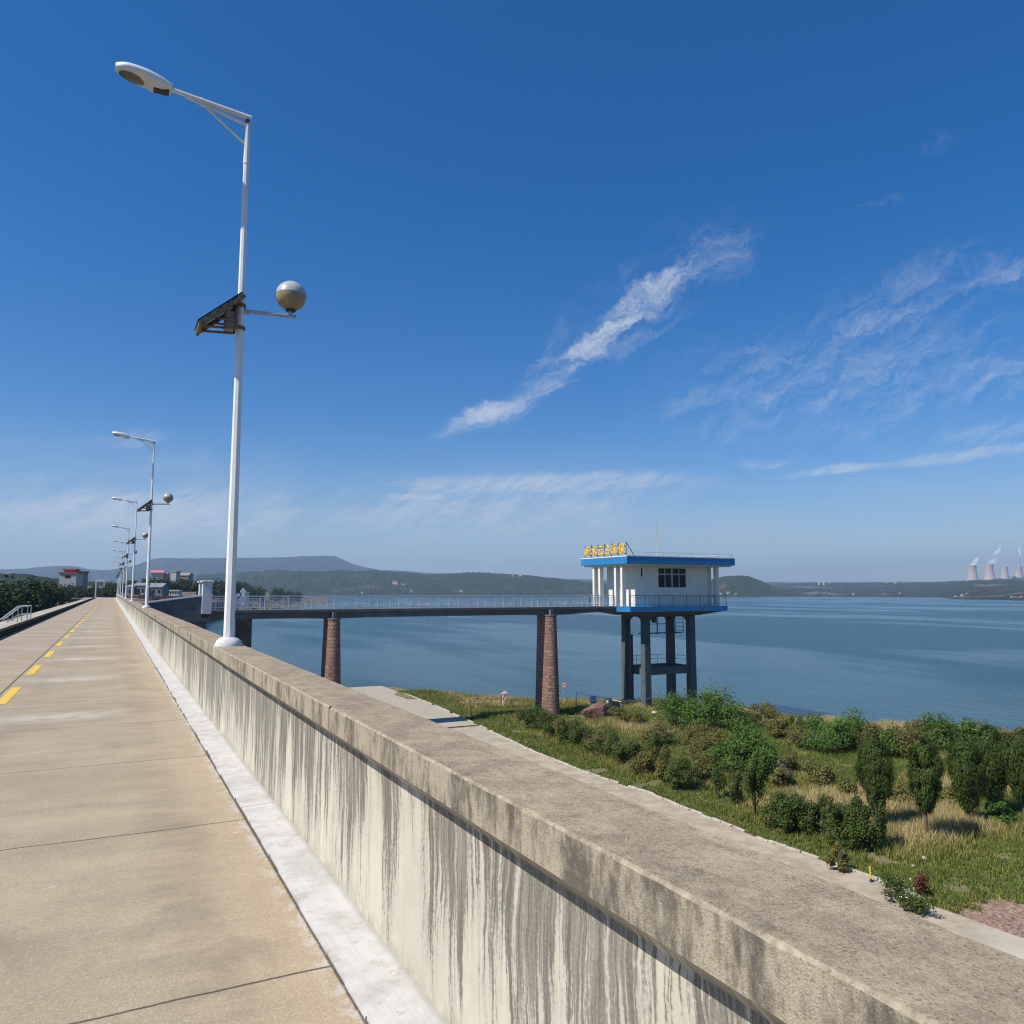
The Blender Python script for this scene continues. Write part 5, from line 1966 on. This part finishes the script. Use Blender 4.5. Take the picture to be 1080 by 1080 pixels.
class Hill:
    def __init__(self, prof, d0, dr, d1, seed, rough, mat, n=420, k=46, plate=False):
        self.px = [p[0] for p in prof]
        self.py = [p[1] for p in prof]
        self.d0, self.dr, self.d1, self.seed, self.rough = d0, dr, d1, seed, rough
        pxs = np.linspace(self.px[0], self.px[-1], n)
        tt = np.concatenate([np.linspace(0, 1, int(k * 0.72)), np.linspace(1.03, 2, int(k * 0.28))])
        PX, T = np.meshgrid(pxs, tt, indexing='ij')
        D = self.dist(PX, T)
        TH = YAW + np.arctan((PX - 540) / math.sqrt(F * F + 84 * 84))
        Z = self.z(PX, D)
        struct(grid('hills', np.stack([np.sin(TH) * D, np.cos(TH) * D, Z], -1), mat))
        HILLS.append(self)

    def near(self, PX):
        if callable(self.d0):
            return self.d0(PX)
        return np.full(np.shape(PX), float(self.d0))

    def dist(self, PX, T):
        d0 = self.near(PX)
        return np.where(T <= 1, d0 + (self.dr - d0) * T, self.dr + (self.d1 - self.dr) * (T - 1))

    def z(self, PX, D):
        PX = np.asarray(PX, float)
        D = np.asarray(D, float)
        d0 = self.near(PX)
        T = np.where(D <= self.dr, (D - d0) / (self.dr - d0), 1 + (D - self.dr) / (self.d1 - self.dr))
        py = np.interp(PX, self.px, self.py) + (fbm(PX * 0.12, PX * 0 + 3.3, self.seed, 4) - 0.5) * 2.2 * self.rough
        # height of the pixel row at the ridge distance
        thx = (PX - 540) / F
        dx = (fw.x + rt.x * thx - up.x * (py - 540) / F)
        dy = (fw.y + rt.y * thx - up.y * (py - 540) / F)
        dz = (fw.z - up.z * (py - 540) / F)
        zr = EYE.z + dz / np.hypot(dx, dy) * self.dr
        t1 = np.clip(T, 0, 1)
        lift = t1 * t1 * (3 - 2 * t1) * 0.6 + t1 * 0.4
        fall = np.clip(T - 1, 0, 1)
        zb = WATER_Z - 0.5
        z = zb + (zr - zb) * lift * (1 - 0.9 * fall)
        n = fbm(PX * 0.035 * 1.0, D * 0.0022, self.seed + 20, 5) - 0.5
        amp = np.maximum(zr - zb, 0) * 0.45 * self.rough * np.sin(PI * np.clip(t1, 0, 1)) ** 0.8
        z = z + n * amp
        tex = fbm(PX * 0.7, D * 0.016, self.seed + 40, 4, 0.7) - 0.5
        z = z + tex * np.maximum(zr - zb, 0) * 0.11 * self.rough * np.clip(t1 * 4, 0, 1)
        return np.maximum(z, np.where(T > 0.02, -30, zb))


mesa = Hill([(-400, 601), (-100, 600), (0, 600.5), (25, 599.5), (48, 597.5), (65, 596.3), (80, 597.5), (95, 600.5), (112, 601.5), (135, 598), (148, 594), (160, 589.5), (168, 588.3), (200, 588.8), (240, 588.4),
             (285, 588), (320, 586.6), (345, 586.2), (353, 586.6), (360, 590), (372, 595), (388, 599), (402, 601), (430, 602.5), (450, 604), (480, 605), (520, 607), (560, 609), (640, 612), (760, 614), (900, 614), (1200, 613)],
            4300, 6400, 7800, 5, 0.35, 'hill_far', 520)
mid = Hill([(205, 607), (240, 604), (262, 603), (290, 601.5), (330, 602.5), (360, 601.5), (395, 602), (425, 603), (448, 606), (470, 605), (500, 603.5), (520, 604.5), (545, 606), (566, 607.5), (590, 610.5), (612, 613), (640, 616), (668, 620), (700, 625), (720, 628.5)],
           2150, 3000, 3900, 12, 0.9, 'hill_near', 900, 96)
knoll = Hill([(712, 627), (735, 618), (752, 611), (766, 607.5), (780, 606.6), (790, 607.6), (802, 612), (815, 618), (832, 622), (850, 626), (865, 628.5)],
             2250, 2600, 3000, 22, 0.7, 'hill_near', 360, 70)
right_shore = Hill([(770, 619), (800, 616.5), (850, 615.3), (900, 614.5), (960, 614.8), (1000, 613.6), (1040, 611.8), (1080, 609.2), (1180, 606), (1400, 606)],
                   lambda px: np.interp(px, [770, 990, 1005, 1080, 1400], [2300, 2150, 1650, 1420, 1300]), 4300, 5300, 33, 0.7, 'hill_shore', 460)
left_hill = Hill([(-400, 604), (-100, 604), (0, 605), (25, 605), (45, 608.5), (75, 612), (125, 615)], 620, 1000, 1400, 44, 0.6, 'hill_green', 160)


def hit(px, py, hills, default):
    for d in np.linspace(1200, 5000, 900):
        v = at_dist(px, py, d)
        for h in hills:
            if h.px[0] < px < h.px[-1] and float(h.near(px)) < d < h.dr * 1.02:
                if float(h.z(np.array([px]), np.array([d]))[0]) >= v.z:
                    return v
    return at_dist(px, py, default)


# ------------------------------------------------------------------ buildings
def house(v, w, dpt, h, wall, roof, label, cat='house', gable=True, yaw=0.0, windows=0, nm='house', group=None):
    s_ = thing(nm, label, cat, v, group, -YAW + yaw)
    rh = w * 0.22 if gable else 0.0
    m2 = MB()
    if gable:
        m2.prism([(-dpt / 2, -3), (dpt / 2, -3), (dpt / 2, h), (0, h + rh), (-dpt / 2, h)], 'x', -w / 2, w / 2)
    else:
        m2.box((-w / 2, -dpt / 2, -3), (w / 2, dpt / 2, h))
    wo_ = m2.build('wall', wall, s_)
    m2 = MB()
    if gable:
        e = w * 0.04
        for sgn in (-1, 1):
            m2.prism([(sgn * (dpt / 2 + e), h - rh * 2 * e / dpt + 0.02), (0, h + rh + 0.02), (0, h + rh + 0.25), (sgn * (dpt / 2 + e), h - rh * 2 * e / dpt + 0.25)], 'x', -w / 2 - e, w / 2 + e)
    else:
        m2.box((-w / 2 - 0.3, -dpt / 2 - 0.3, h), (w / 2 + 0.3, dpt / 2 + 0.3, h + 0.5))
    m2.build('roof', roof, s_)
    for i in range(windows):
        x = -w / 2 + w * (i + 0.5) / windows
        MB().cbox((x, -dpt / 2 - 0.02, h * 0.55), (w / windows * 0.35, 0.08, h * 0.35)).build('window', 'glass_dark', s_)
    return s_


def by_px(px0, px1, py_top, py_base, d):
    """place by picture extents at distance d: base point, width, height"""
    pm = (px0 + px1) / 2
    base = at_dist(pm, py_base, d)
    dep = (base - EYE).dot(fw)
    return base, (px1 - px0) * dep / F, z_of(py_top, d, pm) - base.z


b, w, h = by_px(67, 83, 605, 612.5, 320)
house(b, w, 7, h, 'house_white', 'roof_red', 'pale building with a dark red roof rising above the wood left of the road', 'building', False, 0.2, 1, 'building')
b, w, h = by_px(70, 81, 601.5, 605, 326)
house(b, w, 4, h, 'roof_red', 'roof_red', 'small dark red rooftop storey above the pale building in the wood', 'building', False, 0.2, 0, 'rooftop_room')
b, w, h = by_px(82.5, 89.5, 604, 613, 330)
house(b, w, 6, h, 'house_tan', 'roof_red', 'dark brick wing behind the pale building in the wood', 'building', False, 0.2, 0, 'building')
b, w, h = by_px(160, 172, 604.5, 608, 520)
house(b, w, 12, h, 'house_white', 'roof_pink', 'house with a bright pink red roof above the trees beyond the dam', 'house', True, 0.4)
b, w, h = by_px(173.5, 179.5, 606, 609, 520)
house(b, w, 9, h, 'house_tan', 'roof_pink', 'small red roofed house right of the bright pink roof', 'house', True, -0.3)
b, w, h = by_px(182, 188, 603, 608, 500)
house(b, w, 6, h, 'house_white', 'house_white', 'small white flat roofed block among the trees right of the red roofs', 'building', False)
b, w, h = by_px(189, 201, 607.2, 610, 520)
house(b, w, 10, h, 'house_tan', 'house_tan', 'long low tan house half hidden by trees beyond the dam', 'house', True, 0.1)
for px0, px1, yt, yb_, lab in ((136, 145, 619.5, 629, 'leftmost of the three grey gabled sheds at the far end of the dam'), (144, 156, 618, 629, 'middle and highest of the three grey gabled sheds at the far end of the dam'), (157, 174, 619.5, 629, 'rightmost and longest of the three grey gabled sheds at the far end of the dam')):
    b, w, h = by_px(px0, px1, yt, yb_, 292)
    house(b, w, 7, h, 'shed_grey', 'shed_roof', lab, 'shed', True, 0.1, 3, 'shed', 'grey sheds at the dam end')
b, w, h = by_px(175, 190, 623.5, 628.5, 318)
house(b, w, 3, h, 'house_white', 'house_white', 'long low white block right of the grey sheds', 'building', False, 0.05, 6, 'building')
b, w, h = by_px(191, 207, 625, 628.5, 330)
s = thing('boundary_wall', 'low grey wall running right from the low white block', 'wall', b, None, -YAW)
MB().box((-w / 2, -0.2, -2), (w / 2, 0.2, h)).build('wall_body', 'house_tan', s)
MB().box((-w / 2, -0.3, h), (w / 2, 0.3, h + 0.25)).build('wall_cap', 'house_white', s)
b, w, h = by_px(127, 206, 628.6, 631.8, 226)
s = thing('fence', 'long low dark maroon fence in front of the grey sheds beyond the bridge', 'fence', b, None, -YAW)
MB().box((-w / 2, -0.05, -1), (w / 2, 0.05, h)).build('fence_panel', 'maroon', s)
for i in range(13):
    x = -w / 2 + w * i / 12
    MB().box((x - 0.12, -0.15, -1), (x + 0.12, -0.052, h + 0.2)).build('fence_post', 'dark_metal', s)
# white van near the sheds
b, w, h = by_px(149, 153.5, 626.3, 629.6, 221)
s = thing('parked_van', 'small white van parked in front of the grey sheds', 'van', b, None, -YAW + 0.1)
m2 = MB()
m2.prism([(-w / 2, 0.35), (w / 2, 0.35), (w / 2, 0.9), (w * 0.36, h * 0.98), (-w / 2, h)], 'y', -0.8, 0.8)
vb = m2.build('body', 'house_white', s, bevel=0.05)
MB().prism([(w * 0.10, h * 0.55), (w * 0.42, h * 0.55), (w * 0.33, h * 0.9), (w * 0.10, h * 0.9)], 'y', -0.83, 0.83).build('window', 'glass_dark', vb)
for sx in (-0.3, 0.3):
    for sy in (-0.75, 0.75):
        MB().tube((w * sx, sy - 0.1, 0.3), (w * sx, sy + 0.1, 0.3), 0.32, 0.32, 14).build('wheel', 'black', s)
# height barrier frame on the road at the far left end
b, w, h = by_px(101, 109.5, 612, 624, 190)
s = thing('height_barrier', 'thin grey goal-shaped barrier frame in front of the wood left of the road end', 'barrier', b, None, -YAW)
m2 = MB()
MB().bar((-w / 2, 0, -5), (-w / 2, 0, h), 0.22, 0.22).build('post', 'grey_metal', s)
MB().bar((w / 2, 0, h - 1.2), (w / 2, 0, h), 0.18, 0.18).build('hanger', 'grey_metal', s)
MB().bar((-w / 2 - 0.1, 0, h), (w / 2 + 0.1, 0, h), 0.2, 0.28).build('crossbar', 'grey_metal', s)
# dark block on the bank beyond the bridge
b, w, h = by_px(162, 166, 630.5, 635.5, 168)
s = MB().box((-w / 2, -0.4, -1), (w / 2, 0.4, h)).build('concrete_post', 'dark_metal', bevel=0.04)
s.location = b
tag(s, 'dark square concrete post on the tan bank just beyond the bridge', 'post')
# radio mast
b = at_dist(207, 606, 900)
s = thing('radio_mast', 'thin white mast on the wooded ridge behind the bridge pillar', 'mast', b)
hm = z_of(596, 900, 207) - b.z
m2 = MB().tube((0, 0, -25), (0, 0, hm * 0.45), 0.5, 0.35, 8)
m2.build('mast_tube', 'house_white', s)
MB().tube((0, 0, hm * 0.45), (0, 0, hm), 0.22, 0.1, 8).build('mast_tip', 'house_white', s)

# stair rails on the shoulder left of the road
st = thing('stair_railing', 'pale handrail at the head of a stair going down beyond the left kerb', 'railing', (-4.9, 57.0, -0.25))
for k, oy in enumerate((0.0, 2.4)):
    m2 = MB()
    m2.tube((0.35, oy, 1.0), (-0.15, oy, 1.0), 0.04, 0.04, 8)
    m2.tube((-0.15, oy, 1.0), (-1.15, oy, 0.10), 0.04, 0.04, 8)
    m2.tube((0.35, oy, 0.5), (-0.15, oy, 0.5), 0.03, 0.03, 8)
    m2.tube((-0.15, oy, 0.5), (-1.15, oy, -0.35), 0.03, 0.03, 8)
    ro_ = m2.build('railing', 'grey_metal', st)
    for x, zt_, zb2 in ((0.35, 1.0, -0.05), (-0.15, 1.0, -0.1), (-0.65, 0.55, -0.5), (-1.15, 0.1, -0.9)):
        MB().tube((x, oy, zb2), (x, oy, zt_), 0.03, 0.03, 8).build('railing_post', 'grey_metal', ro_)

# houses on the far shores
fh = [(417, 616, 9, 4, 'white two-storey house group block on the middle hillside above the bridge rail'),
      (425, 617, 5, 3, 'smaller white house just right of the white hillside block'),
      (434, 625, 5, 3, 'white house near the water left of the bridge middle'),
      (382, 626, 4, 2.5, 'tiny white house by the water behind the bridge rail'),
      (486, 624, 4, 2.5, 'tiny white house low on the middle hill'),
      (549, 607.5, 6, 3, 'white house on the crest of the middle hill'),
      (541, 608, 4, 2.5, 'small white house left of the one on the crest'),
      (760, 627, 4, 3, 'white house at the foot of the small round hill, next to the tower'),
      (768, 626.5, 5, 3.5, 'pinkish white house at the foot of the small round hill'),
      (776, 627, 4, 2.5, 'rightmost white house at the foot of the small round hill'),
      (864, 614.8, 3.4, 2, 'leftmost of three white tanks on the far low ridge'),
      (869, 614.8, 3.4, 2, 'middle of three white tanks on the far low ridge'),
      (875, 614.8, 4, 2, 'rightmost of three white tanks on the far low ridge'),
      (935, 613.8, 3, 2, 'small white block alone on the far low ridge'),
      (944, 614.2, 4, 2, 'white block right of the lone one on the far low ridge'),
      (875, 626.5, 3, 2.2, 'tiny white house on the far shore, first from the left on the right bank'),
      (900, 627, 3, 2, 'tiny white house on the far shore, second from the left on the right bank'),
      (932, 627, 3.5, 2, 'tiny white house on the far shore, third from the left on the right bank'),
      (949, 626.5, 3, 2.5, 'tiny white house on the far shore, fourth from the left on the right bank'),
      (1009, 629.5, 6, 2.5, 'long pale green house at the waterline left of the cooling towers'),
      (1015, 628.8, 5, 3, 'pale yellow house at the waterline left of the cooling towers'),
      (1020, 626.8, 3, 3.5, 'tall white house behind the waterline houses below the cooling towers'),
      (1067, 630, 3, 2, 'small white boat shed at the waterline near the right edge'),
      (1071, 630.2, 3.5, 2, 'white shed second from the right edge at the waterline'),
      (1077, 630.2, 5, 2, 'long white shed at the right edge at the waterline')]
for i, (px, py, wp, hp_, lab) in enumerate(fh):
    wp, hp_ = wp * 0.6, hp_ * 0.62
    v = hit(px, py, [mid, knoll, right_shore], 2300)
    dep = (v - EYE).dot(fw)
    tank = 'tank' in lab
    if tank:
        s = thing('storage_tank', lab, 'tank', v, 'white tanks on the far ridge')
        r_ = wp * dep / F / 2
        MB().lathe([(r_, -6), (r_, hp_ * dep / F * 0.7)], n=18).build('tank_body', 'house_white', s)
        MB().lathe([(r_ * 1.02, hp_ * dep / F * 0.7), (r_ * 0.7, hp_ * dep / F * 0.9), (0.3, hp_ * dep / F)], n=18).build('tank_roof', 'house_white', s)
    else:
        house(v, wp * dep / F, wp * dep / F * 0.6, hp_ * dep / F * 0.8, 'house_white', 'roof_grey' if i % 3 else 'roof_red', lab, 'house', i % 2 == 0, rnd.uniform(-0.4, 0.4))

# power station
PD = 4600
ct = [(1026, 613.5, 596.3, 12.0, 8.6, 'leftmost of four pale cooling towers on the horizon'),
      (1044, 613.0, 595.2, 12.0, 8.2, 'second and tallest-looking cooling tower from the left'),
      (1060, 611.8, 598.2, 8.8, 7.0, 'third and narrower cooling tower from the left'),
      (1075, 610.8, 598.0, 9.0, 7.0, 'fourth cooling tower from the left at the right edge')]
for px, yb_, yt, wb, wt, lab in ct:
    b = at_dist(px, yb_, PD)
    dep = (b - EYE).dot(fw)
    k = dep / F
    H = z_of(yt, PD, px) - b.z
    s = thing('cooling_tower', lab, 'cooling tower', b, 'cooling towers of the power station')
    rb2, rt2 = wb * k / 2, wt * k / 2
    prof = []
    for i in range(13):
        t = i / 12
        waist = rt2 * 0.93
        r_ = waist + (rb2 - waist) * max(0, (0.78 - t) / 0.78) ** 1.6 + (rt2 - waist) * max(0, (t - 0.78) / 0.22)
        prof.append((r_, H * t))
    prof = [(rb2, -30)] + prof + [(rt2 - 2, H + 0.5), (rt2 - 4, H * 0.8)]
    MB().lathe(prof, n=36).build('shell', 'cooling_concrete', s, smooth=True)
    MB().lathe([(rb2 * 1.03, -30), (rb2 * 1.03, H * 0.05), (rb2 * 0.98, H * 0.055)], n=36).build('base_ring', 'cooling_concrete', s)
b = at_dist(1075.6, 611, PD + 60)
k = (b - EYE).dot(fw) / F
s = thing('chimney', 'tall thin white chimney rising behind the rightmost cooling tower', 'chimney', b)
Hc = z_of(585, PD, 1075) - b.z
MB().lathe([(1.7 * k / 2 * 1.1, -20), (1.3 * k / 2, Hc)], n=20).build('shaft', 'house_white', s, smooth=True)
MB().lathe([(1.3 * k / 2 * 1.06, Hc), (1.3 * k / 2 * 1.06, Hc + 4)], n=20).build('crown_ring', 'roof_grey', s)
for px0, px1, yt, lab in ((1051, 1056, 610.4, 'low white hall between the second and third cooling towers'), (1065.5, 1072, 608.5, 'low white hall between the third and fourth cooling towers')):
    b, w, h = by_px(px0, px1, yt, 612, PD)
    s = thing('power_hall', lab, 'building', b, None, -YAW)
    MB().box((-w / 2, -20, -20), (w / 2, 20, h)).build('wall', 'house_white', s)
    MB().box((-w / 2 - 2, -22, h), (w / 2 + 2, 22, h + 3)).build('roof', 'roof_grey', s)


def steam_mat(name, dens):
    m = bpy.data.materials.new(name)
    m.use_nodes = True
    t = NT(m.node_tree)
    t.n.clear()
    out = t.new('ShaderNodeOutputMaterial')
    d = t.new('ShaderNodeBsdfDiffuse')
    d.inputs['Color'].default_value = (0.9, 0.9, 0.92, 1)
    tr = t.new('ShaderNodeBsdfTransparent')
    mx = t.new('ShaderNodeMixShader')
    n = t.noise(t.pos(), 0.03, 4, 0.6)
    t.put(mx.inputs[0], t.ramp(n, 0.36, 0.66, 0.0, dens))
    t.l.new(tr.outputs[0], mx.inputs[1])
    t.l.new(d.outputs[0], mx.inputs[2])
    t.l.new(mx.outputs[0], out.inputs[0])
    return m


steam = steam_mat('steam', 0.48)
for (pts_, lab) in (([(1027.5, 596, 3.6), (1029, 593, 3.6), (1031, 589, 2.4), (1032, 586, 0.8)], 'short white steam plume above the leftmost cooling tower'),
                    ([(1045, 595, 3.6), (1047.5, 591, 3.8), (1050.5, 586, 3.4), (1053, 580, 2.6), (1055, 575, 1.0)], 'long white steam plume drifting right from the second cooling tower'),
                    ([(1075.6, 586, 0.9), (1075.5, 582, 1.4), (1075.0, 578, 1.4), (1074.6, 574, 0.5)], 'thin white smoke plume above the white chimney')):
    rings = []
    for px, py, r_ in pts_:
        c_ = at_dist(px, py, PD)
        k = (c_ - EYE).dot(fw) / F
        rings.append((c_, r_ * k))
    m2 = MB()
    nn = 14
    vs, fs = [], []
    for c_, r_ in rings:
        for q in range(nn):
            a = 2 * PI * q / nn
            vs.append(c_ + Vector((math.cos(a) * r_, math.sin(a) * r_, 0)))
    for j in range(len(rings) - 1):
        for q in range(nn):
            fs.append((j * nn + q, j * nn + (q + 1) % nn, (j + 1) * nn + (q + 1) % nn, (j + 1) * nn + q))
    fs += [tuple(range(nn - 1, -1, -1)), tuple(range((len(rings) - 1) * nn, len(rings) * nn))]
    o = m2.add(vs, fs).build('smoke', steam)
    tag(o, lab, 'smoke', kind='stuff')

# ------------------------------------------------------------------ haze
def haze_mat(dens):
    m = bpy.data.materials.new('haze')
    m.use_nodes = True
    t = NT(m.node_tree)
    t.n.clear()
    out = t.new('ShaderNodeOutputMaterial')
    v = t.new('ShaderNodeVolumePrincipled')
    v.inputs['Color'].default_value = (0.56, 0.77, 1.0, 1)
    v.inputs['Density'].default_value = dens
    v.inputs['Anisotropy'].default_value = 0.15
    t.l.new(v.outputs[0], out.inputs['Volume'])
    return m


mb = MB().box((-9900, -9900, -20), (9900, 9900, 390))
hz = mb.build('haze', haze_mat(0.00014))
tag(hz, 'pale blue haze lying over the lake and the far hills', 'haze', kind='stuff')

# ------------------------------------------------------------------ sun and sky
SUN = Vector((-1.0, -0.06, 1.17)).normalized()
sd_ = bpy.data.lights.new('sun', 'SUN')
sd_.energy = 5.0
sd_.angle = R(0.5)
sd_.color = (1.0, 0.95, 0.87)
so_ = bpy.data.objects.new('sun', sd_)
COL.objects.link(so_)
so_.rotation_euler = (-SUN).to_track_quat('-Z', 'Y').to_euler()

w = bpy.data.worlds.new('World')
scn.world = w
w.use_nodes = True
t = NT(w.node_tree)
bg = w.node_tree.nodes['Background']
sky = t.new('ShaderNodeTexSky', sky_type='NISHITA')
sky.sun_disc = False
sky.sun_elevation = math.asin(SUN.z)
sky.sun_rotation = math.atan2(SUN.x, SUN.y)
sky.altitude = 100
sky.air_density = 1.0
sky.dust_density = 0.3
sky.ozone_density = 3.0
tc = t.new('ShaderNodeTexCoord')
dvec = tc.outputs['Generated']
x, y, z = t.sep(dvec)[:3]
az = t.math('ARCTAN2', x, y)
el = t.math('ARCSINE', z)


def azel(px, py):
    d = ray(px, py)
    return math.atan2(d.x, d.y), math.asin(d.z)


wv = t.comb(t.math('MULTIPLY', az, 1.0), t.math('MULTIPLY', el, 1.0), 0.0)
wn = t.noise(wv, 16.0, 7, 0.66, col=True)
ws = t.sep(wn)
wa = t.ramp(el, 0.10, 0.30, 0.12, 1.0)
azw = t.math('ADD', az, t.math('MULTIPLY', t.math('MULTIPLY', t.math('SUBTRACT', ws[0], 0.5), 0.085), wa))
elw = t.math('ADD', el, t.math('MULTIPLY', t.math('MULTIPLY', t.math('SUBTRACT', ws[1], 0.5), 0.075), wa))
clouds = [((585, 380), (690, 326), 27, 0.95), ((640, 340), (735, 276), 30, 0.85), ((690, 320), (770, 262), 46, 0.42), ((600, 372), (720, 330), 40, 0.45), ((735, 300), (790, 262), 18, 0.4), ((515, 445), (590, 400), 30, 0.5), ((540, 428), (622, 366), 26, 0.52), ((455, 462), (540, 428), 16, 0.6), ((560, 412), (608, 402), 9, 0.6), ((730, 290), (808, 238), 46, 0.36), ((468, 456), (560, 420), 26, 0.85), ((530, 425), (602, 404), 16, 0.6),
          ((548, 410), (596, 344), 26, 0.5), ((555, 395), (640, 352), 24, 0.5),
          ((690, 424), (790, 416), 34, 0.42), ((770, 392), (900, 378), 44, 0.40), ((820, 408), (960, 392), 36, 0.40), ((830, 436), (1000, 410), 34, 0.5), ((960, 408), (1110, 390), 44, 0.5),
          ((868, 348), (1000, 322), 22, 0.5), ((930, 322), (1090, 262), 40, 0.32), ((1010, 302), (1100, 270), 22, 0.5),
          ((825, 503), (960, 487), 9, 0.8), ((940, 490), (1100, 470), 13, 0.8), ((985, 466), (1100, 448), 22, 0.5), ((775, 490), (830, 488), 11, 0.6), ((810, 462), (900, 455), 18, 0.35),
          ((660, 515), (770, 508), 16, 0.4), ((970, 160), (1014, 148), 16, 0.25), ((905, 220), (945, 214), 7, 0.22),
          ((76, 468), (185, 458), 20, 0.42), ((0, 500), (62, 498), 12, 0.5), ((130, 482), (330, 500), 44, 0.30), ((396, 524), (480, 523), 12, 0.85), ((400, 512), (740, 504), 26, 0.85), ((290, 525), (640, 530), 50, 0.42),
          ((-60, 520), (240, 525), 60, 0.40), ((300, 555), (640, 560), 40, 0.30), ((700, 425), (1100, 370), 120, 0.42), ((860, 345), (1110, 265), 70, 0.30), ((600, 350), (800, 240), 80, 0.22), ((-60, 545), (330, 540), 56, 0.9), ((300, 545), (720, 532), 60, 0.7), ((960, 573), (1032, 571), 6, 0.6)]
tot = None
for (p0, p1, wd_, st_) in clouds:
    a0, e0 = azel(*p0)
    a1, e1 = azel(*p1)
    ca, ce = (a0 + a1) / 2, (e0 + e1) / 2
    L = math.hypot(a1 - a0, e1 - e0)
    ux, uy = (a1 - a0) / L, (e1 - e0) / L
    hw_ = (wd_ / F) * 0.60
    da = t.math('SUBTRACT', azw, ca)
    de = t.math('SUBTRACT', elw, ce)
    k1 = 1 / (L * 0.60)
    u = t.math('MULTIPLY_ADD', da, ux * k1, t.math('MULTIPLY', de, uy * k1))
    k2 = 1 / hw_
    v = t.math('MULTIPLY_ADD', da, -uy * k2, t.math('MULTIPLY', de, ux * k2))
    r2_ = t.math('MULTIPLY_ADD', u, u, t.math('MULTIPLY', v, v))
    mk = t.ramp(r2_, 0.0, 1.35, st_, 0.0)
    tot = mk if tot is None else t.math('MAXIMUM', tot, mk)
# wispy break-up, fibres running up to the right
ang = R(24)
ru = t.math('MULTIPLY_ADD', azw, math.cos(ang), t.math('MULTIPLY', elw, math.sin(ang)))
rv = t.math('MULTIPLY_ADD', azw, -math.sin(ang), t.math('MULTIPLY', elw, math.cos(ang)))
fib = t.noise(t.comb(t.math('MULTIPLY', ru, 17.0), t.math('MULTIPLY', rv, 58.0), 0.7), 1.0, 8, 0.70)
fin = t.noise(t.comb(t.math('MULTIPLY', ru, 70.0), t.math('MULTIPLY', rv, 210.0), 2.7), 1.0, 6, 0.75)
tex = t.math('ADD', t.math('MULTIPLY', fib, 0.7), t.math('MULTIPLY', fin, 0.3))
wisp = t.ramp(t.math('ADD', tex, t.math('MULTIPLY', tot, 0.20)), 0.47, 0.80)
amt = t.math('MULTIPLY', t.math('MULTIPLY', tot, wisp), 1.15, clamp=True)
skyc = sky.outputs[0]
hs = t.new('ShaderNodeHueSaturation')
hs.inputs['Saturation'].default_value = 1.46
hs.inputs['Value'].default_value = 1.0
t.put(hs.inputs['Color'], skyc)
# thin milky veil low over the horizon
veil = t.math('MULTIPLY', t.ramp(el, 0.02, 0.22, 1, 0), t.ramp(t.noise(t.comb(t.math('MULTIPLY', az, 3.0), t.math('MULTIPLY', elw, 22.0), 0.0), 1.0, 4, 0.6), 0.3, 0.72, 0.10, 0.58))
skt = t.mix(1.0, hs.outputs[0], (0.98, 1.0, 1.17), 'MULTIPLY')
c = t.mix(veil, skt, (5.0, 5.6, 6.6))
c = t.mix(t.math('MULTIPLY', amt, 0.74), c, (6.6, 7.1, 7.9))
t.put(bg.inputs['Color'], c)
bg.inputs['Strength'].default_value = 0.086

# ------------------------------------------------------------------ render settings
scn.view_settings.view_transform = 'Standard'
scn.view_settings.look = 'None'
scn.view_settings.exposure = 0.22
scn.view_settings.gamma = 1.0
scn.view_settings.use_curve_mapping = False
scn.render.engine = 'CYCLES'
cy = scn.cycles
cy.use_denoising = True
cy.filter_width = 1.15
try:
    cy.denoiser = 'OPENIMAGEDENOISE'
    cy.denoising_input_passes = 'RGB_ALBEDO_NORMAL'
    cy.denoising_prefilter = 'ACCURATE'
except Exception:
    pass
cy.max_bounces = 6
cy.diffuse_bounces = 3
cy.glossy_bounces = 3
cy.transmission_bounces = 2
cy.transparent_max_bounces = 6
cy.volume_bounces = 0
cy.caustics_reflective = False
cy.caustics_refractive = False
